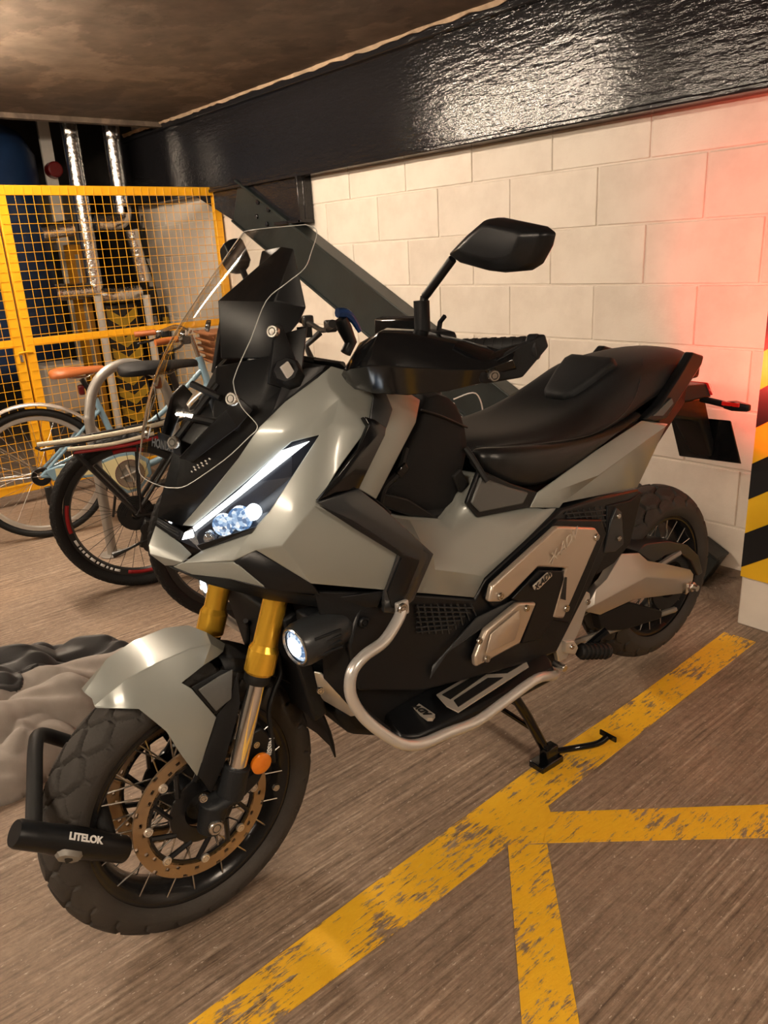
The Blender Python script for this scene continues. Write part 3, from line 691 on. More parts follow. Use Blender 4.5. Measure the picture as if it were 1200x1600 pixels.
w_ = 2*NW+1; vs = [p for l in loops for p in l]; fs = [(i*w_+j, i*w_+j+1, (i+1)*w_+j+1, (i+1)*w_+j) for i in range(len(loops)-1) for j in range(w_-1)]
ws = MB().add(vs, fs).build('windscreen', 'acrylic', SC, smooth=80, out=(1, 0, 0.5))
rim = [l[-1] for l in loops] + list(reversed(loops[-1]))[1:-1] + [l[0] for l in reversed(loops)] + loops[0][1:-1]
MB().tube(rim, 0.0008, 6, closed=True).build('edge', 'acrylic_edge', ws)
for (u, v, y) in ((538, 579, .14), (364, 624, .165), (428, 519, .13), (273, 692, .06)):
    q = at(u, v, y)
    if u == 538: continue
    for s in (1, -1): screw((q.x, s*q.y, q.z), (.8, s*.5, .3), 0.012, SC, 'steel', 'screen_bolt', 0.008)

# ---------------------------------------------------------------- cockpit behind the screen
def faces_sym(name, V, F, mt, out=(1, 0, .5), th=0.006, bevel=0.002):
    P = pts(V); return MB().add(P, F).add(flip(P), [tuple(reversed(f)) for f in F]).build(name, mt, SC, solid=th, out=out, bevel=bevel, smooth=20)
faces_sym('dash_visor', [(340, 470, 0), (430, 470, .045), (458, 388, .060), (440, 385, 0), (345, 560, 0), (420, 560, .075), (478, 480, .07), (468, 500, .085)], [(0, 1, 2, 3), (4, 5, 1, 0), (5, 7, 6, 1), (1, 6, 2)], 'satin_black', out=(1, 0, .3))
faces_sym('dash_shroud', [(338, 572, 0), (420, 556, .075), (445, 520, .10), (480, 510, .11), (470, 600, .13), (400, 650, .12), (330, 690, .06), (300, 720, 0)], [(0, 1, 5, 6), (1, 2, 3, 4, 5), (0, 6, 7)], 'satin_black')
shell('screen_bracket', [(432, 505, .115), (442, 508, .118), (462, 560, .125), (470, 600, .13), (440, 606, .128), (420, 600, .12)], [(0, 1, 2, 3, 4, 5)], 'matt_black', th=0.012)
shell('screen_bracket', [(352, 640, .12), (376, 622, .128), (396, 640, .135), (372, 668, .13), (300, 722, .07), (278, 716, .05)], [(0, 1, 2, 3), (0, 3, 4, 5)], 'satin_black', th=0.01)
shell('side_pod', [(440, 602, .135), (475, 575, .15), (510, 570, .160), (500, 590, .160), (448, 627, .152), (425, 645, .145)], [(0, 1, 2, 3, 4, 5)], 'satin_black', th=0.02)
q = at(450, 582, .15); pod = MB().lathe([(.0005, .016), (.022, .014), (.026, .008), (.026, -.02)], q, (.6, .6, .5), 8, False).build('socket', 'matt_black', SC)
MB().box(at(449, 578, .168), (.018, .006, .024), Matrix.Rotation(.5, 3, 'Y')).build('socket_label', 'switch_white', pod, bevel=0.001)
for (a, b_) in (((290, 650, .02), (372, 668, .12)), ((300, 600, .0), (345, 622, .06)), ((272, 690, 0), (340, 600, .02))):
    MB().cyl(at(*a), at(*b_), 0.007, n=8).build('screen_stay', 'satin_black', SC)
q = at(262, 694, 0); text_obj('lettering', 'HONDA', 0.022, 'grey_print', SC, frame_M(q+Vector((.010, 0, 0)), (-0.1, 1, 0.0), (1, .1, .25)), bold=0.0006)
MB().box(q+Vector((-.004, 0, 0)), (.004, .10, .03)).build('badge_plate', 'satin_black', SC, bevel=0.001)
for k in range(2):                                   # two lines of fine print on the screen
    for q_ in range(5):
        y_ = .128+.007*q_-.004*k; z_ = 1.02+.004*q_-.008*k
        MB().box((xs(z_)-KS*y_*y_+.0015, y_, z_), (.001, .005 if (q_+k) % 2 else .0065, .0022)).build('fine_print', 'switch_white', ws)

# ---------------------------------------------------------------- dark arrow trim, leg shield
shell('trim_blade', [(569, 650, .226), (577, 665, .232), (560, 702, .240), (496, 783, .250), (524, 770, .252), (561, 764, .250), (602, 680, .236), (604, 668, .230), (586, 655, .224)], [(0, 1, 8), (1, 2, 7, 8), (2, 6, 7), (2, 3, 4, 5, 6)], 'gloss_black', th=0.012)
shell('trim_band', [(496, 785, .252), (561, 764, .256), (600, 794, .262), (678, 866, .268), (647, 938, .252), (620, 960, .245), (600, 958, .245), (602, 924, .256), (624, 868, .268), (616, 860, .268), (552, 822, .262)],
      [(0, 1, 2, 10), (2, 3, 8, 9, 10), (3, 4, 7, 8), (4, 5, 6, 7)], 'trim_grey', th=0.012)
shell('trim_inlay', [(500, 791, .258), (553, 815, .268), (618, 856, .274), (632, 868, .274), (656, 876, .270), (634, 930, .258), (612, 950, .250), (606, 926, .260), (628, 872, .272), (616, 864, .272), (552, 825, .266)],
      [(0, 1, 10), (1, 2, 9, 10), (2, 3, 8, 9), (3, 4, 7, 8), (4, 5, 6, 7)], 'satin_black', th=0.006, bevel=0.001)
shell('leg_shield', [(568, 586, .188), (584, 618, .206), (604, 668, .226), (561, 764, .246), (588, 780, .24), (650, 660, .205), (657, 625, .195), (624, 604, .19)], [(0, 1, 6, 7), (1, 2, 5, 6), (2, 3, 4, 5)], 'body_grey')
shell('leg_shield_trim', [(566, 584, .192), (584, 618, .209), (577, 666, .226), (604, 670, .230), (614, 640, .220), (600, 604, .205)], [(0, 1, 4, 5), (1, 2, 3, 4)], 'dark_grey')
# inner leg shield joining both sides
P = [at(650, 660, .200), at(657, 625, .195), at(588, 780, .235), at(624, 604, .19), at(612, 800, .18)]
m = MB(); Q = flip(P); m.add([P[3], P[1], P[0], P[2], P[4]]+[Q[3], Q[1], Q[0], Q[2], Q[4]], [(0, 1, 6, 5), (1, 2, 7, 6), (2, 3, 8, 7), (3, 4, 9, 8)]).build('inner_shield', 'matt_black', SC, solid=.006, out=(-1, 0, 0))

# ---------------------------------------------------------------- centre tunnel, under-seat and tail panels
V = [(606, 806, .185), (640, 812, .175), (690, 812, .165), (712, 782, .15), (733, 745, .14), (748, 738, .15),   # top 0-5
     (731, 786, .172), (748, 808, .182), (828, 791, .186), (848, 795, .192), (876, 793, .200),                   # under panel 6-10
     (678, 866, .262), (648, 926, .240), (741, 934, .232), (757, 903, .232), (742, 898, .236), (680, 890, .248), (705, 830, .195), (800, 830, .208)]   # 11-18
F = [(0, 1, 16, 11), (1, 2, 17, 16), (2, 3, 6, 7, 17), (3, 4, 5, 6), (7, 8, 18, 17), (8, 9, 10, 18), (17, 18, 15, 16), (18, 10, 14, 15), (11, 16, 12), (16, 15, 13, 12), (15, 14, 13)]
shell('mid_cowl', V, F, 'body_grey', smooth=28)
P = pts([(606, 806, .185), (640, 812, .175), (690, 812, .165), (712, 782, .15), (733, 745, .14), (748, 738, .13)]); Q = flip(P)
MB().add(P+Q, [(i, i+1, i+7, i+6) for i in range(5)]).build('tunnel_cover', 'body_grey', SC, solid=.004, out=(0, 0, 1))
plate('hatch_rim', [(749, 733, .182), (729, 787, .184), (747, 809, .190), (828, 793, .194), (841, 769, .194), (800, 756, .192)], 'satin_black', 0.01)
plate('hatch_panel', [(752, 745, .188), (737, 786, .190), (751, 801, .195), (818, 788, .198), (827, 770, .198), (798, 762, .196)], 'panel_grey', 0.008, bevel=0.004)
V = [(840, 770, .196), (866, 768, .198), (936, 743, .208), (1041, 666, .182), (1044, 662, .172), (1003, 657, .165), (930, 705, .188), (996, 762, .176), (880, 786, .202), (874, 794, .202), (829, 793, .196)]
F = [(0, 1, 9, 10), (0, 6, 2, 1), (6, 5, 3, 2), (5, 4, 3), (1, 2, 8, 9), (2, 3, 7, 8)]
shell('tail_cowl', V, F, 'body_grey', smooth=25)

# ---------------------------------------------------------------- seat
st = [(-.700, .120, .925, .925, .920, .90), (-.74, .150, .938, .938, .930, .885), (-.80, .165, .936, .938, .925, .872), (-.88, .176, .931, .936, .914, .880), (-.97, .180, .931, .940, .906, .885), (-1.05, .180, .938, .953, .903, .890), (-1.12, .176, .952, .975, .905, .893), (-1.17, .172, .970, .992, .912, .897), (-1.22, .167, 1.003, 1.012, .926, .903),
      (-1.28, .161, 1.040, 1.036, .948, .910), (-1.36, .152, 1.052, 1.046, .970, .920), (-1.46, .139, 1.058, 1.052, .986, .935), (-1.56, .122, 1.056, 1.050, .990, .945), (-1.635, .100, 1.038, 1.034, .985, .95), (-1.665, .070, 1.014, 1.012, .98, .96)]
loops = []
for x, w, zc, ze, zs, zb in st:
    half = [(0, zc), (w*.38, zc*.7+ze*.3), (w*.66, ze-.002), (w*.84, ze-.016), (w*.95, (ze+zs)/2-.006), (w, zs), (w*1.0, zb)]
    loops.append([Vector((x, y, z)) for y, z in half] + [Vector((x, -y, z)) for y, z in reversed(half[1:])])
MB().loft(loops).build('seat', 'seat_vinyl', SC, smooth=60, subsurf=1)
st2 = [(-.708, .15, .925, .885, .145), (-.73, .172, .930, .860, .165), (-.78, .186, .925, .836, .178), (-.85, .192, .918, .812, .184), (-.92, .193, .908, .812, .187), (-1.02, .192, .902, .836, .188), (-1.12, .186, .902, .868, .184), (-1.22, .178, .910, .893, .176), (-1.30, .168, .925, .908, .166)]
for s in (1, -1):
    loops = []
    for x, w, zt, zb, wi in st2: loops.append([Vector((x, s*y, z)) for y, z in ((w-.05, zt+.002), (w-.015, zt), (w, zt-.012), (w+.002, (zt+zb)/2), (w-.003, zb+.010), (w-.015, zb), (w-.05, zb))])
    MB().loft(loops).build('seat_skirt', 'seat_gloss', SC, smooth=60, subsurf=1)
# raised rider backrest pad
cxy = [(-1.135, .030), (-1.150, .048), (-1.22, .072), (-1.275, .082), (-1.292, .070), (-1.292, -.070), (-1.275, -.082), (-1.22, -.072), (-1.150, -.048), (-1.135, -.030)]
zsl = lambda x: .953+(-1.13-x)*.56
MB().loft([[Vector((-1.21+(x+1.21)*f+.47*dn, y*f, zsl(-1.21+(x+1.21)*f)+.88*dn)) for x, y in cxy] for f, dn in ((1.05, -.02), (1.0, .012), (.93, .020), (.78, .023))]).build('seat_pad', 'seat_vinyl', SC, smooth=50, bevel=.003)
# seat stitching
MB().tube([at(744, 698, .155), at(800, 697, .178), at(853, 692, .182), at(920, 680, .182), at(965, 655, .178), at(990, 625, .165), at(1001, 590, .14), at(1004, 560, .10)], 0.0012, 5, smooth=5).build('stitching', 'dark_grey', SC)
# grab rails
for s in (1, -1):
    P = pts([(1006, 656, .165), (1030, 634, .168), (1060, 590, .168), (1083, 550, .160), (1101, 556, .160), (1097, 571, .160), (1043, 654, .165), (1022, 660, .166)])
    P = P if s > 0 else flip(P)
    g = MB().prism(P, (0, -s*.028, 0)).build('grab_rail', 'satin_black', SC, bevel=0.006)
    P = pts([(1021, 650, .170), (1050, 622, .172), (1053, 630, .172), (1036, 650, .171)]); P = P if s > 0 else flip(P)
    MB().prism(P, (0, -s*.004, 0)).build('rail_insert', 'panel_grey', g, bevel=0.001)
MB().box((-1.60, 0, .985), (.12, .20, .05), Matrix.Rotation(-.12, 3, 'Y')).build('grab_bridge', 'satin_black', SC, bevel=0.012)
MB().loft([[Vector((-1.38, y, z)) for y, z in ((-.15, .80), (.15, .80), (.155, .94), (-.155, .94))], [Vector((-1.62, y, z)) for y, z in ((-.08, .88), (.08, .88), (.09, .97), (-.09, .97))]]).build('tail_core', 'matt_black', SC, bevel=0.01)
# tail lamp, indicators and plate hanger
TLX = -1.70
MB().loft([[Vector((-1.60, y, z)) for y, z in ((-.075, .885), (.075, .885), (.06, .935), (-.06, .935))], [Vector((-1.74, y, z)) for y, z in ((-.095, .885), (.095, .885), (.075, .925), (-.075, .925))]]).build('tail_housing', 'satin_black', SC, bevel=0.006)
tl = MB().loft([[Vector((-1.735, y, z)) for y, z in ((-.10, .890), (.10, .890), (.08, .928), (-.08, .928))], [Vector((-1.765, y, z)) for y, z in ((-.085, .895), (.085, .895), (.07, .922), (-.07, .922))]]).build('tail_lamp', 'red_lens', SC, bevel=0.004)
for s in (1, -1):
    MB().tube([(-1.72, s*.07, .880), (-1.73, s*.12, .872), (-1.735, s*.145, .868)], 0.010, 8).build('indicator_stalk', 'satin_black', SC)
    MB().loft([[Vector((-1.735+a, s*.14, .868+b_)) for a, b_ in ((-.012, -.010), (.012, -.010), (.012, .010), (-.012, .010))], [Vector((-1.735+a, s*.17, .868+b_)) for a, b_ in ((-.016, -.014), (.016, -.014), (.016, .014), (-.016, .014))], [Vector((-1.74+a, s*.215, .865+b_)) for a, b_ in ((-.010, -.010), (.010, -.010), (.010, .010), (-.010, .010))]]).build('indicator', 'satin_black', SC, bevel=0.005)
    MB().box((-1.722, s*.165, .874), (.006, .055, .012)).build('indicator_lens', 'red_lens', SC, bevel=.002)
MB().loft([[Vector((-1.60, y, z)) for y, z in ((-.05, .84), (.05, .84), (.06, .89), (-.06, .89))], [Vector((-1.76, y, z)) for y, z in ((-.05, .80), (.05, .80), (.06, .88), (-.06, .88))], [Vector((-1.87, y, z)) for y, z in ((-.04, .66), (.04, .66), (.045, .70), (-.045, .70))]]).build('plate_hanger', 'satin_black', SC, bevel=0.008)
npl = [atx(1046, 648, -1.83), atx(1141, 657, -1.83), atx(1157, 724, -1.875), atx(1061, 712, -1.875)]
MB().prism(npl, (-.008, 0, -.004)).build('number_plate', 'gloss_black', SC, bevel=0.002)

# ---------------------------------------------------------------- side: engine covers, mesh, swingarm
core = [Vector(p) for p in [(-.34, 0, .66), (-.40, 0, .36), (-.62, 0, .24), (-.98, 0, .26), (-1.14, 0, .40), (-1.16, 0, .70), (-.95, 0, .80), (-.55, 0, .84)]]
MB().prism([(p.x, -.15, p.z) for p in core], (0, .30, 0)).build('engine', 'matt_black', SC, bevel=0.03)
MB().prism([(-.30, -.11, 1.10), (-.20, -.10, .95), (-.26, -.12, .70), (-.50, -.12, .60), (-.62, -.12, .80), (-.48, -.12, 1.09)], (0, .23, 0)).build('frame_core', 'matt_black', SC, bevel=0.02)
MB().prism([(-.78, -.13, .90), (-.74, -.13, .76), (-1.25, -.13, .74), (-1.45, -.12, .90)], (0, .26, 0)).build('under_seat_box', 'matt_black', SC, bevel=0.02)
MB().box((-.235, 0, .56), (.035, .27, .26), Matrix.Rotation(.2, 3, 'Y')).build('radiator', 'matt_black', SC, bevel=0.006)
plate('side_frame', [(648, 928, .232), (742, 936, .230), (758, 905, .230), (878, 796, .215), (936, 778, .205), (1000, 764, .18), (990, 800, .18), (945, 870, .205), (870, 1020, .225), (820, 1040, .235), (740, 1060, .25), (660, 1080, .26), (560, 1080, .24), (545, 1010, .23), (560, 950, .225), (620, 935, .235)], 'satin_black', 0.05, bevel=0.006)
plate('frame_rib', [(760, 935, .238), (772, 908, .238), (872, 812, .228), (940, 812, .222), (948, 834, .222), (890, 975, .232), (862, 968, .232), (770, 950, .238)], 'satin_black', 0.02, bevel=0.004)
# mesh grille ahead of the engine
m = MB()
for i in range(9):
    a = at(652+i*10.5, 944, .236); b_ = at(660+i*10.5, 990-max(0, i-4)*7, .236); m.cyl(a, b_, .0022, n=5)
for j in range(6): m.cyl(at(650, 948+j*8, .237), at(740-j*7, 950+j*6.5, .237), .0022, n=5)
for s in (1, -1):
    g = m if s > 0 else m.mirror_y(); o = g.build('side_mesh', 'dark_grey', SC); o['kind'] = 'stuff'
m = MB()
for i in range(7): m.cyl(at(884+i*9, 800-i*1.5, .215), at(898+i*8, 823, .215), .002, n=5)
for j in range(3): m.cyl(at(882+j*4, 803+j*6, .216), at(946, 797+j*8, .216), .002, n=5)
for s in (1, -1): o = (m if s > 0 else m.mirror_y()).build('side_mesh', 'dark_grey', SC); o['kind'] = 'stuff'
plate('footwell', [(545, 1005, .20), (548, 1088, .20), (600, 1150, .20), (650, 1160, .20), (862, 1045, .19), (872, 1005, .19), (660, 1030, .20)], 'matt_black', .05)
# brushed sweep panel
shell('sweep_panel', [(676, 1040, .250), (745, 965, .246), (800, 938, .244), (830, 928, .242), (812, 940, .246), (757, 980, .250), (700, 1020, .252), (672, 1062, .255)], [(0, 1, 6, 7), (1, 2, 5, 6), (2, 3, 4, 5)], 'dark_grey')
def cover(name, V, both=True):
    return plate(name, V, 'champagne', 0.016, bevel=0.005, bseg=2, both=both)
up, upm = cover('side_cover', [(871, 823, .246), (931, 825, .238), (938, 836, .237), (881, 967, .248), (865, 965, .250), (886, 888, .252), (841, 886, .258), (797, 932, .266), (783, 941, .266), (764, 941, .266), (770, 915, .264)])
for (u, v, y) in ((781, 931, .266), (931, 839, .240), (884, 950, .250)): screw(at(u, v, y), (0, 1, 0), .009, up)
plate('cover_slot', [(886, 902, .2535), (884, 938, .2535), (877, 936, .2535), (883, 902, .2535)], 'black_print', .001, parent=up, bevel=0, both=False)
lo, _ = cover('side_cover', [(760, 985, .264), (811, 943, .262), (839, 942, .258), (813, 1006, .262), (744, 1043, .268), (743, 1028, .268)])
shell('cover_face', [(768, 990, .270), (812, 953, .268), (813, 975, .270), (805, 1000, .270), (760, 1022, .274)], [(0, 1, 2, 3, 4)], 'champagne', parent=lo, both=False, th=.004)
for (u, v, y) in ((822, 950, .262), (760, 1029, .270), (748, 1001, .262)): screw(at(u, v, y), (0, 1, 0), .008, lo)
sf = plate('engine_badge_panel', [(842, 891, .252), (880, 892, .250), (882, 905, .250), (866, 966, .245), (845, 1000, .25), (815, 1006, .25), (838, 944, .25), (810, 940, .252), (800, 936, .254)], 'satin_black', .02, both=False)[0]
bd = plate('badge', [(833, 916, .262), (856, 895, .260), (862, 895, .260), (863, 900, .260), (842, 921, .262), (836, 922, .262)], 'badge_silver', .004, parent=sf, bevel=.0008, both=False)[0]
c = at(848, 908, .262); text_obj('lettering', 'X-ADV', .020, 'black_print', bd, frame_M(c+Vector((0, .001, 0)), at(860, 897, .262)-at(837, 919, .262), (0, 1, 0)), shear=.3, bold=.0004)
c = at(878, 854, .252); text_obj('lettering', 'X-ADV', .034, 'badge_silver', up, frame_M(c+Vector((0, .004, 0)), at(896, 838, .250)-at(868, 868, .252), (0, 1, 0)), shear=.5, ext=.001)
m = MB(); m.cyl(at(858, 880, .257), at(866, 867, .256), .0012, n=5); m.cyl(at(869, 869, .256), at(894, 846, .250), .0012, n=5); m.cyl(at(894, 846, .250), at(896, 830, .249), .0012, n=5); m.build('embossed_line', 'badge_silver', up)
# rear linkage covers behind the side frame
plate('rear_frame', [(950, 790, .20), (985, 782, .19), (1000, 768, .18), (1004, 770, .18), (985, 850, .185), (960, 880, .19), (930, 900, .19), (945, 850, .2)], 'matt_black', .03)
plate('frame_cover', [(944, 865, .208), (955, 815, .206), (964, 793, .204), (972, 800, .202), (975, 850, .200), (962, 862, .203)], 'dark_grey', .012)
for (u, v) in ((965, 806), (966, 841)): screw(at(u, v, .205), (0, 1, 0), .007, SC)
sw, _ = shell('swingarm', [(971, 866, .165), (999, 864, .165), (1012, 876, .160), (1040, 881, .155), (1079, 890, .15), (1084, 898, .15), (1083, 906, .15), (1077, 926, .15), (990, 937, .162), (938, 961, .172), (912, 955, .175), (931, 921, .178), (948, 905, .175), (1010, 902, .185), (930, 945, .188)],
            [(0, 1, 13, 12), (1, 2, 13), (2, 3, 13), (3, 4, 6, 13), (4, 5, 6), (6, 7, 8, 13), (8, 9, 14, 13), (9, 10, 14), (10, 11, 14), (11, 12, 13, 14)], 'swing_silver', th=.03, smooth=20)
q = Vector((-1.585, .16, .3298)); MB().cyl(q, q+Vector((0, .018, 0)), .016, n=6).build('axle_nut', 'steel', sw, bevel=.002); MB().cyl(q+Vector((0, .018, 0)), q+Vector((0, .03, 0)), .010, n=12).build('axle_end', 'steel', sw)
for dx in (.024,): MB().box(q+Vector((dx, .004, 0)), (.012, .014, .034)).build('chain_adjuster', 'steel', sw, bevel=.002)
plate('hugger', [(996, 862, .13), (1010, 850, .125), (1045, 846, .12), (1075, 852, .115), (1092, 868, .11), (1098, 895, .11), (1091, 900, .11), (1080, 876, .115), (1060, 862, .12), (1040, 868, .125), (1020, 880, .13)], 'dark_grey', .10, both=False)
plate('chain_guard', [(935, 962, .14), (985, 942, .14), (1035, 955, .13), (1034, 966, .13), (975, 985, .14), (940, 985, .14)], 'matt_black', .03, both=False)
m = MB(); m.tube([(-1.08, .12, .372), (-1.585, .12, .428)], .009, 6); m.tube([(-1.08, .12, .30), (-1.585, .12, .235)], .009, 6); o = m.build('chain', 'steel_grey', SC)

# ---------------------------------------------------------------- footboard, crash bar, fog lamps, stand
for s in (1, -1):
    mir = (lambda P: P) if s > 0 else flip
    top = [atz(598, 1112, .425), atz(640, 1092, .43), atz(690, 1062, .432), atz(770, 1020, .428), atz(845, 1010, .405), atz(862, 1032, .395), atz(866, 1044, .392), atz(700, 1130, .392), atz(655, 1150, .392), atz(625, 1152, .395), atz(612, 1138, .405)]
    fb = MB().prism(mir(top), (0, 0, -.035)).build('footboard', 'satin_black', SC, bevel=.007, smooth=25)
    fin = MB().prism(mir([atz(866, 1046, .376), atz(700, 1134, .376), atz(655, 1153, .376), atz(622, 1155, .380), (atz(622, 1155, .38)+Vector((0, -.04, 0))), (atz(866, 1046, .376)+Vector((0, -.04, 0)))]), (0, 0, -.02)).build('footboard_lip', 'gloss_black', fb, bevel=.006)
    def ringpts(l, z0=.424, z1=.398):
        out = []
        for (u, v) in l:
            f = min(1, max(0, (u-680)/145)); out.append(atz(u, v, .433+(.404-.433)*f))
        return out
    outer = ringpts([(682, 1087), (767, 1037), (822, 1034), (826, 1043), (795, 1063), (716, 1114), (698, 1105)])
    cpt = sum(outer, Vector())/len(outer)
    MB().prism(mir(outer), (0, 0, .003)).build('foot_pad_frame', 'badge_silver', fb, smooth=0)
    for l in ([(691, 1088), (768, 1043), (816, 1040), (793, 1054), (760, 1056), (704, 1095)], [(709, 1097), (762, 1062), (786, 1061), (716, 1107)]):
        MB().prism([p+Vector((0, 0, .0015)) for p in mir(ringpts(l))], (0, 0, .0035)).build('foot_pad', 'rubber_blk', fb, smooth=0)
    tg = [atz(643, 1103, .412), atz(652, 1102, .412), atz(680, 1121, .405), atz(676, 1127, .402), atz(668, 1127, .402), atz(643, 1108, .412)]
    MB().prism(mir(tg), (0, 0, .008)).build('badge', 'badge_silver', fb, smooth=0)
    if s > 0: text_obj('lettering', 'ADV', .020, 'black_print', fb, frame_M(atz(661, 1114, .414)+Vector((0, 0, .006)), atz(648, 1105, .415)-atz(674, 1123, .41), (0, 0, 1)), shear=.3, bold=.0008)
    # crash bar
    path = [at(628, 951, .262), at(622, 968, .270), at(600, 1002, .285), at(569, 1025, .295), at(550, 1050, .300), at(548, 1085, .300), at(566, 1118, .305), at(600, 1147, .318), at(632, 1163, .325), at(662, 1161, .325), at(700, 1145, .322), at(745, 1127, .318), at(790, 1095, .315), at(838, 1061, .308), at(862, 1056, .285), at(868, 1052, .255)]
    cb = MB().tube(mir(path), .0115, 14, smooth=5).build('crash_bar', 'bar_silver', SC, smooth=60)
    screw(mir([at(628, 951, .268)])[0], (0, s, 0), .012, cb)
    MB().box(mir([at(628, 950, .258)])[0], (.03, .012, .03)).build('bar_tab', 'bar_silver', cb, bevel=.004)
    q = mir([at(866, 1036, .27)])[0]; MB().cyl(q, q+Vector((0, s*.035, 0)), .009, n=12).build('bar_bolt', 'steel', cb, bevel=.002)
    # fog lamp
    q = mir([at(463, 1010, .200)])[0]; ax = Vector((.985, s*.10, -.06)).normalized()
    fg = MB().lathe([(.0005, -.125), (.030, -.122), (.040, -.10), (.0435, -.05), (.0435, -.01), (.0405, .002), (.035, .002), (.034, -.004), (.0005, -.004)], q, ax, 40, False).build('fog_lamp', 'dark_grey', SC)
    MB().lathe([(.0005, .006), (.018, .005), (.031, -.001), (.031, -.006)], q, ax, 32, False).build('lens', 'lens_glitter', fg); MB().lathe([(.0005, .009), (.012, .008), (.020, .0055), (.020, .003)], q, ax, 28, False).build('emitter', 'led_beam', fg)
    MB().lathe([(.036, -.004), (.037, .004), (.0345, .006), (.0325, .002)], q, ax, 40).build('bezel', 'steel', fg)
    for k in range(4): MB().box(q-ax*.05+Vector((0, s*.041, .012*(k-1.5))), (.06, .005, .005)).build('cooling_fin', 'cast_black', fg, bevel=.001)
    MB().box(q+Vector((-.06, -s*.03, .03)), (.05, .05, .03)).build('bracket', 'cast_black', fg, bevel=.004)
    # engine guard plate under the lamp
    shell('bash_plate', [(490, 1050, .14), (502, 1052, .15), (520, 1075, .17), (560, 1118, .17), (548, 1120, .15), (500, 1092, .13)], [(0, 1, 2, 5), (2, 3, 4, 5)], 'alloy_silver', both=False) if s > 0 else None
screw(at(500, 1078, .16), (0.3, 1, 0), .008, SC)
MB().prism([(-.30, -.12, .42), (-.34, -.12, .34), (-.55, -.12, .23), (-.95, -.12, .21), (-1.0, -.12, .30), (-.5, -.12, .42)], (0, .24, 0)).build('sump', 'matt_black', SC, bevel=.02)
# inner side fairing below the cowl
shell('lower_fairing', [(490, 925, .21), (600, 928, .235), (560, 965, .225), (545, 1010, .22), (545, 1090, .235), (610, 1145, .25), (560, 1120, .22), (505, 1060, .19), (500, 960, .20)], [(0, 1, 2, 8), (2, 3, 8), (3, 7, 8), (3, 4, 6, 7), (4, 5, 6)], 'matt_black', th=.01)
screw(at(568, 972, .232), (0, 1, 0), .012, SC, 'satin_black')
# hanger and passenger peg
for s in (1, -1):
    P = pts([(916, 924, .205), (922, 927, .205), (923, 933, .205), (906, 985, .215), (893, 1012, .22), (886, 1029, .222), (874, 1035, .222), (870, 1017, .222), (902, 945, .21)]); P = P if s > 0 else flip(P)
    hg = MB().prism(P, (0, -s*.016, 0)).build('peg_hanger', 'alloy_silver', SC, bevel=.003)
    screw(P[1]+Vector((.012, s*.001, -.02)), (0, s, 0), .008, hg); 
    P = pts([(884, 1003, .232), (898, 1002, .235), (904, 1012, .238), (899, 1023, .236), (885, 1021, .232)]); P = P if s > 0 else flip(P)
    MB().prism(P, (0, -s*.014, 0)).build('peg_bracket', 'alloy_silver', hg, bevel=.002); screw(P[0]+Vector((-.02, s*.001, -.02)), (0, s, 0), .007, hg)
    a = at(905, 1018, .225); b_ = at(950, 1017, .24)
    if s < 0: a, b_ = flip([a, b_])
    pg = MB().cyl(a, b_, .018, .020, n=12).build('passenger_peg', 'rubber_blk', SC, bevel=.004)
    for k in range(6):
        c0 = a+(b_-a)*(.12+.15*k); MB().lathe([(.0215, -.003), (.0225, 0), (.0215, .003), (.017, .003), (.017, -.003)], c0, b_-a, 12).build('peg_rib', 'rubber_blk', pg)
    a = at(920, 1008, .20); b_ = at(948, 985, .22)
    if s < 0: a, b_ = flip([a, b_])
    MB().tube([a, b_], .012, 8).build('peg_arm', 'gloss_black', pg)
# centre stand
cs = MB()
for s in (1, -1): cs.tube([(-.84, s*.11, .26), (-.90, s*.125, .15), (-.945, s*.165, .022)], .014, 10)
cs.cyl((-.87, -.12, .20), (-.87, .12, .20), .011, n=10); cs.cyl((-.80, -.10, .23), (-.93, .14, .09), .008, n=8)
for s in (1, -1): cs.box((-.935, s*.165, .010), (.085, .05, .02)); cs.box((-.945, s*.165, .035), (.045, .03, .04))
ct = cs.build('centre_stand', 'gloss_black', SC, bevel=.003)
MB().tube([(-.955, .165, .03), (-1.02, .19, .025), (-1.075, .225, .032), (-1.105, .235, .045)], .009, 10, smooth=4).build('stand_lever', 'gloss_black', ct)
MB().box((-1.108, .236, .048), (.006, .055, .016)).build('lever_pad', 'gloss_black', ct, bevel=.002)

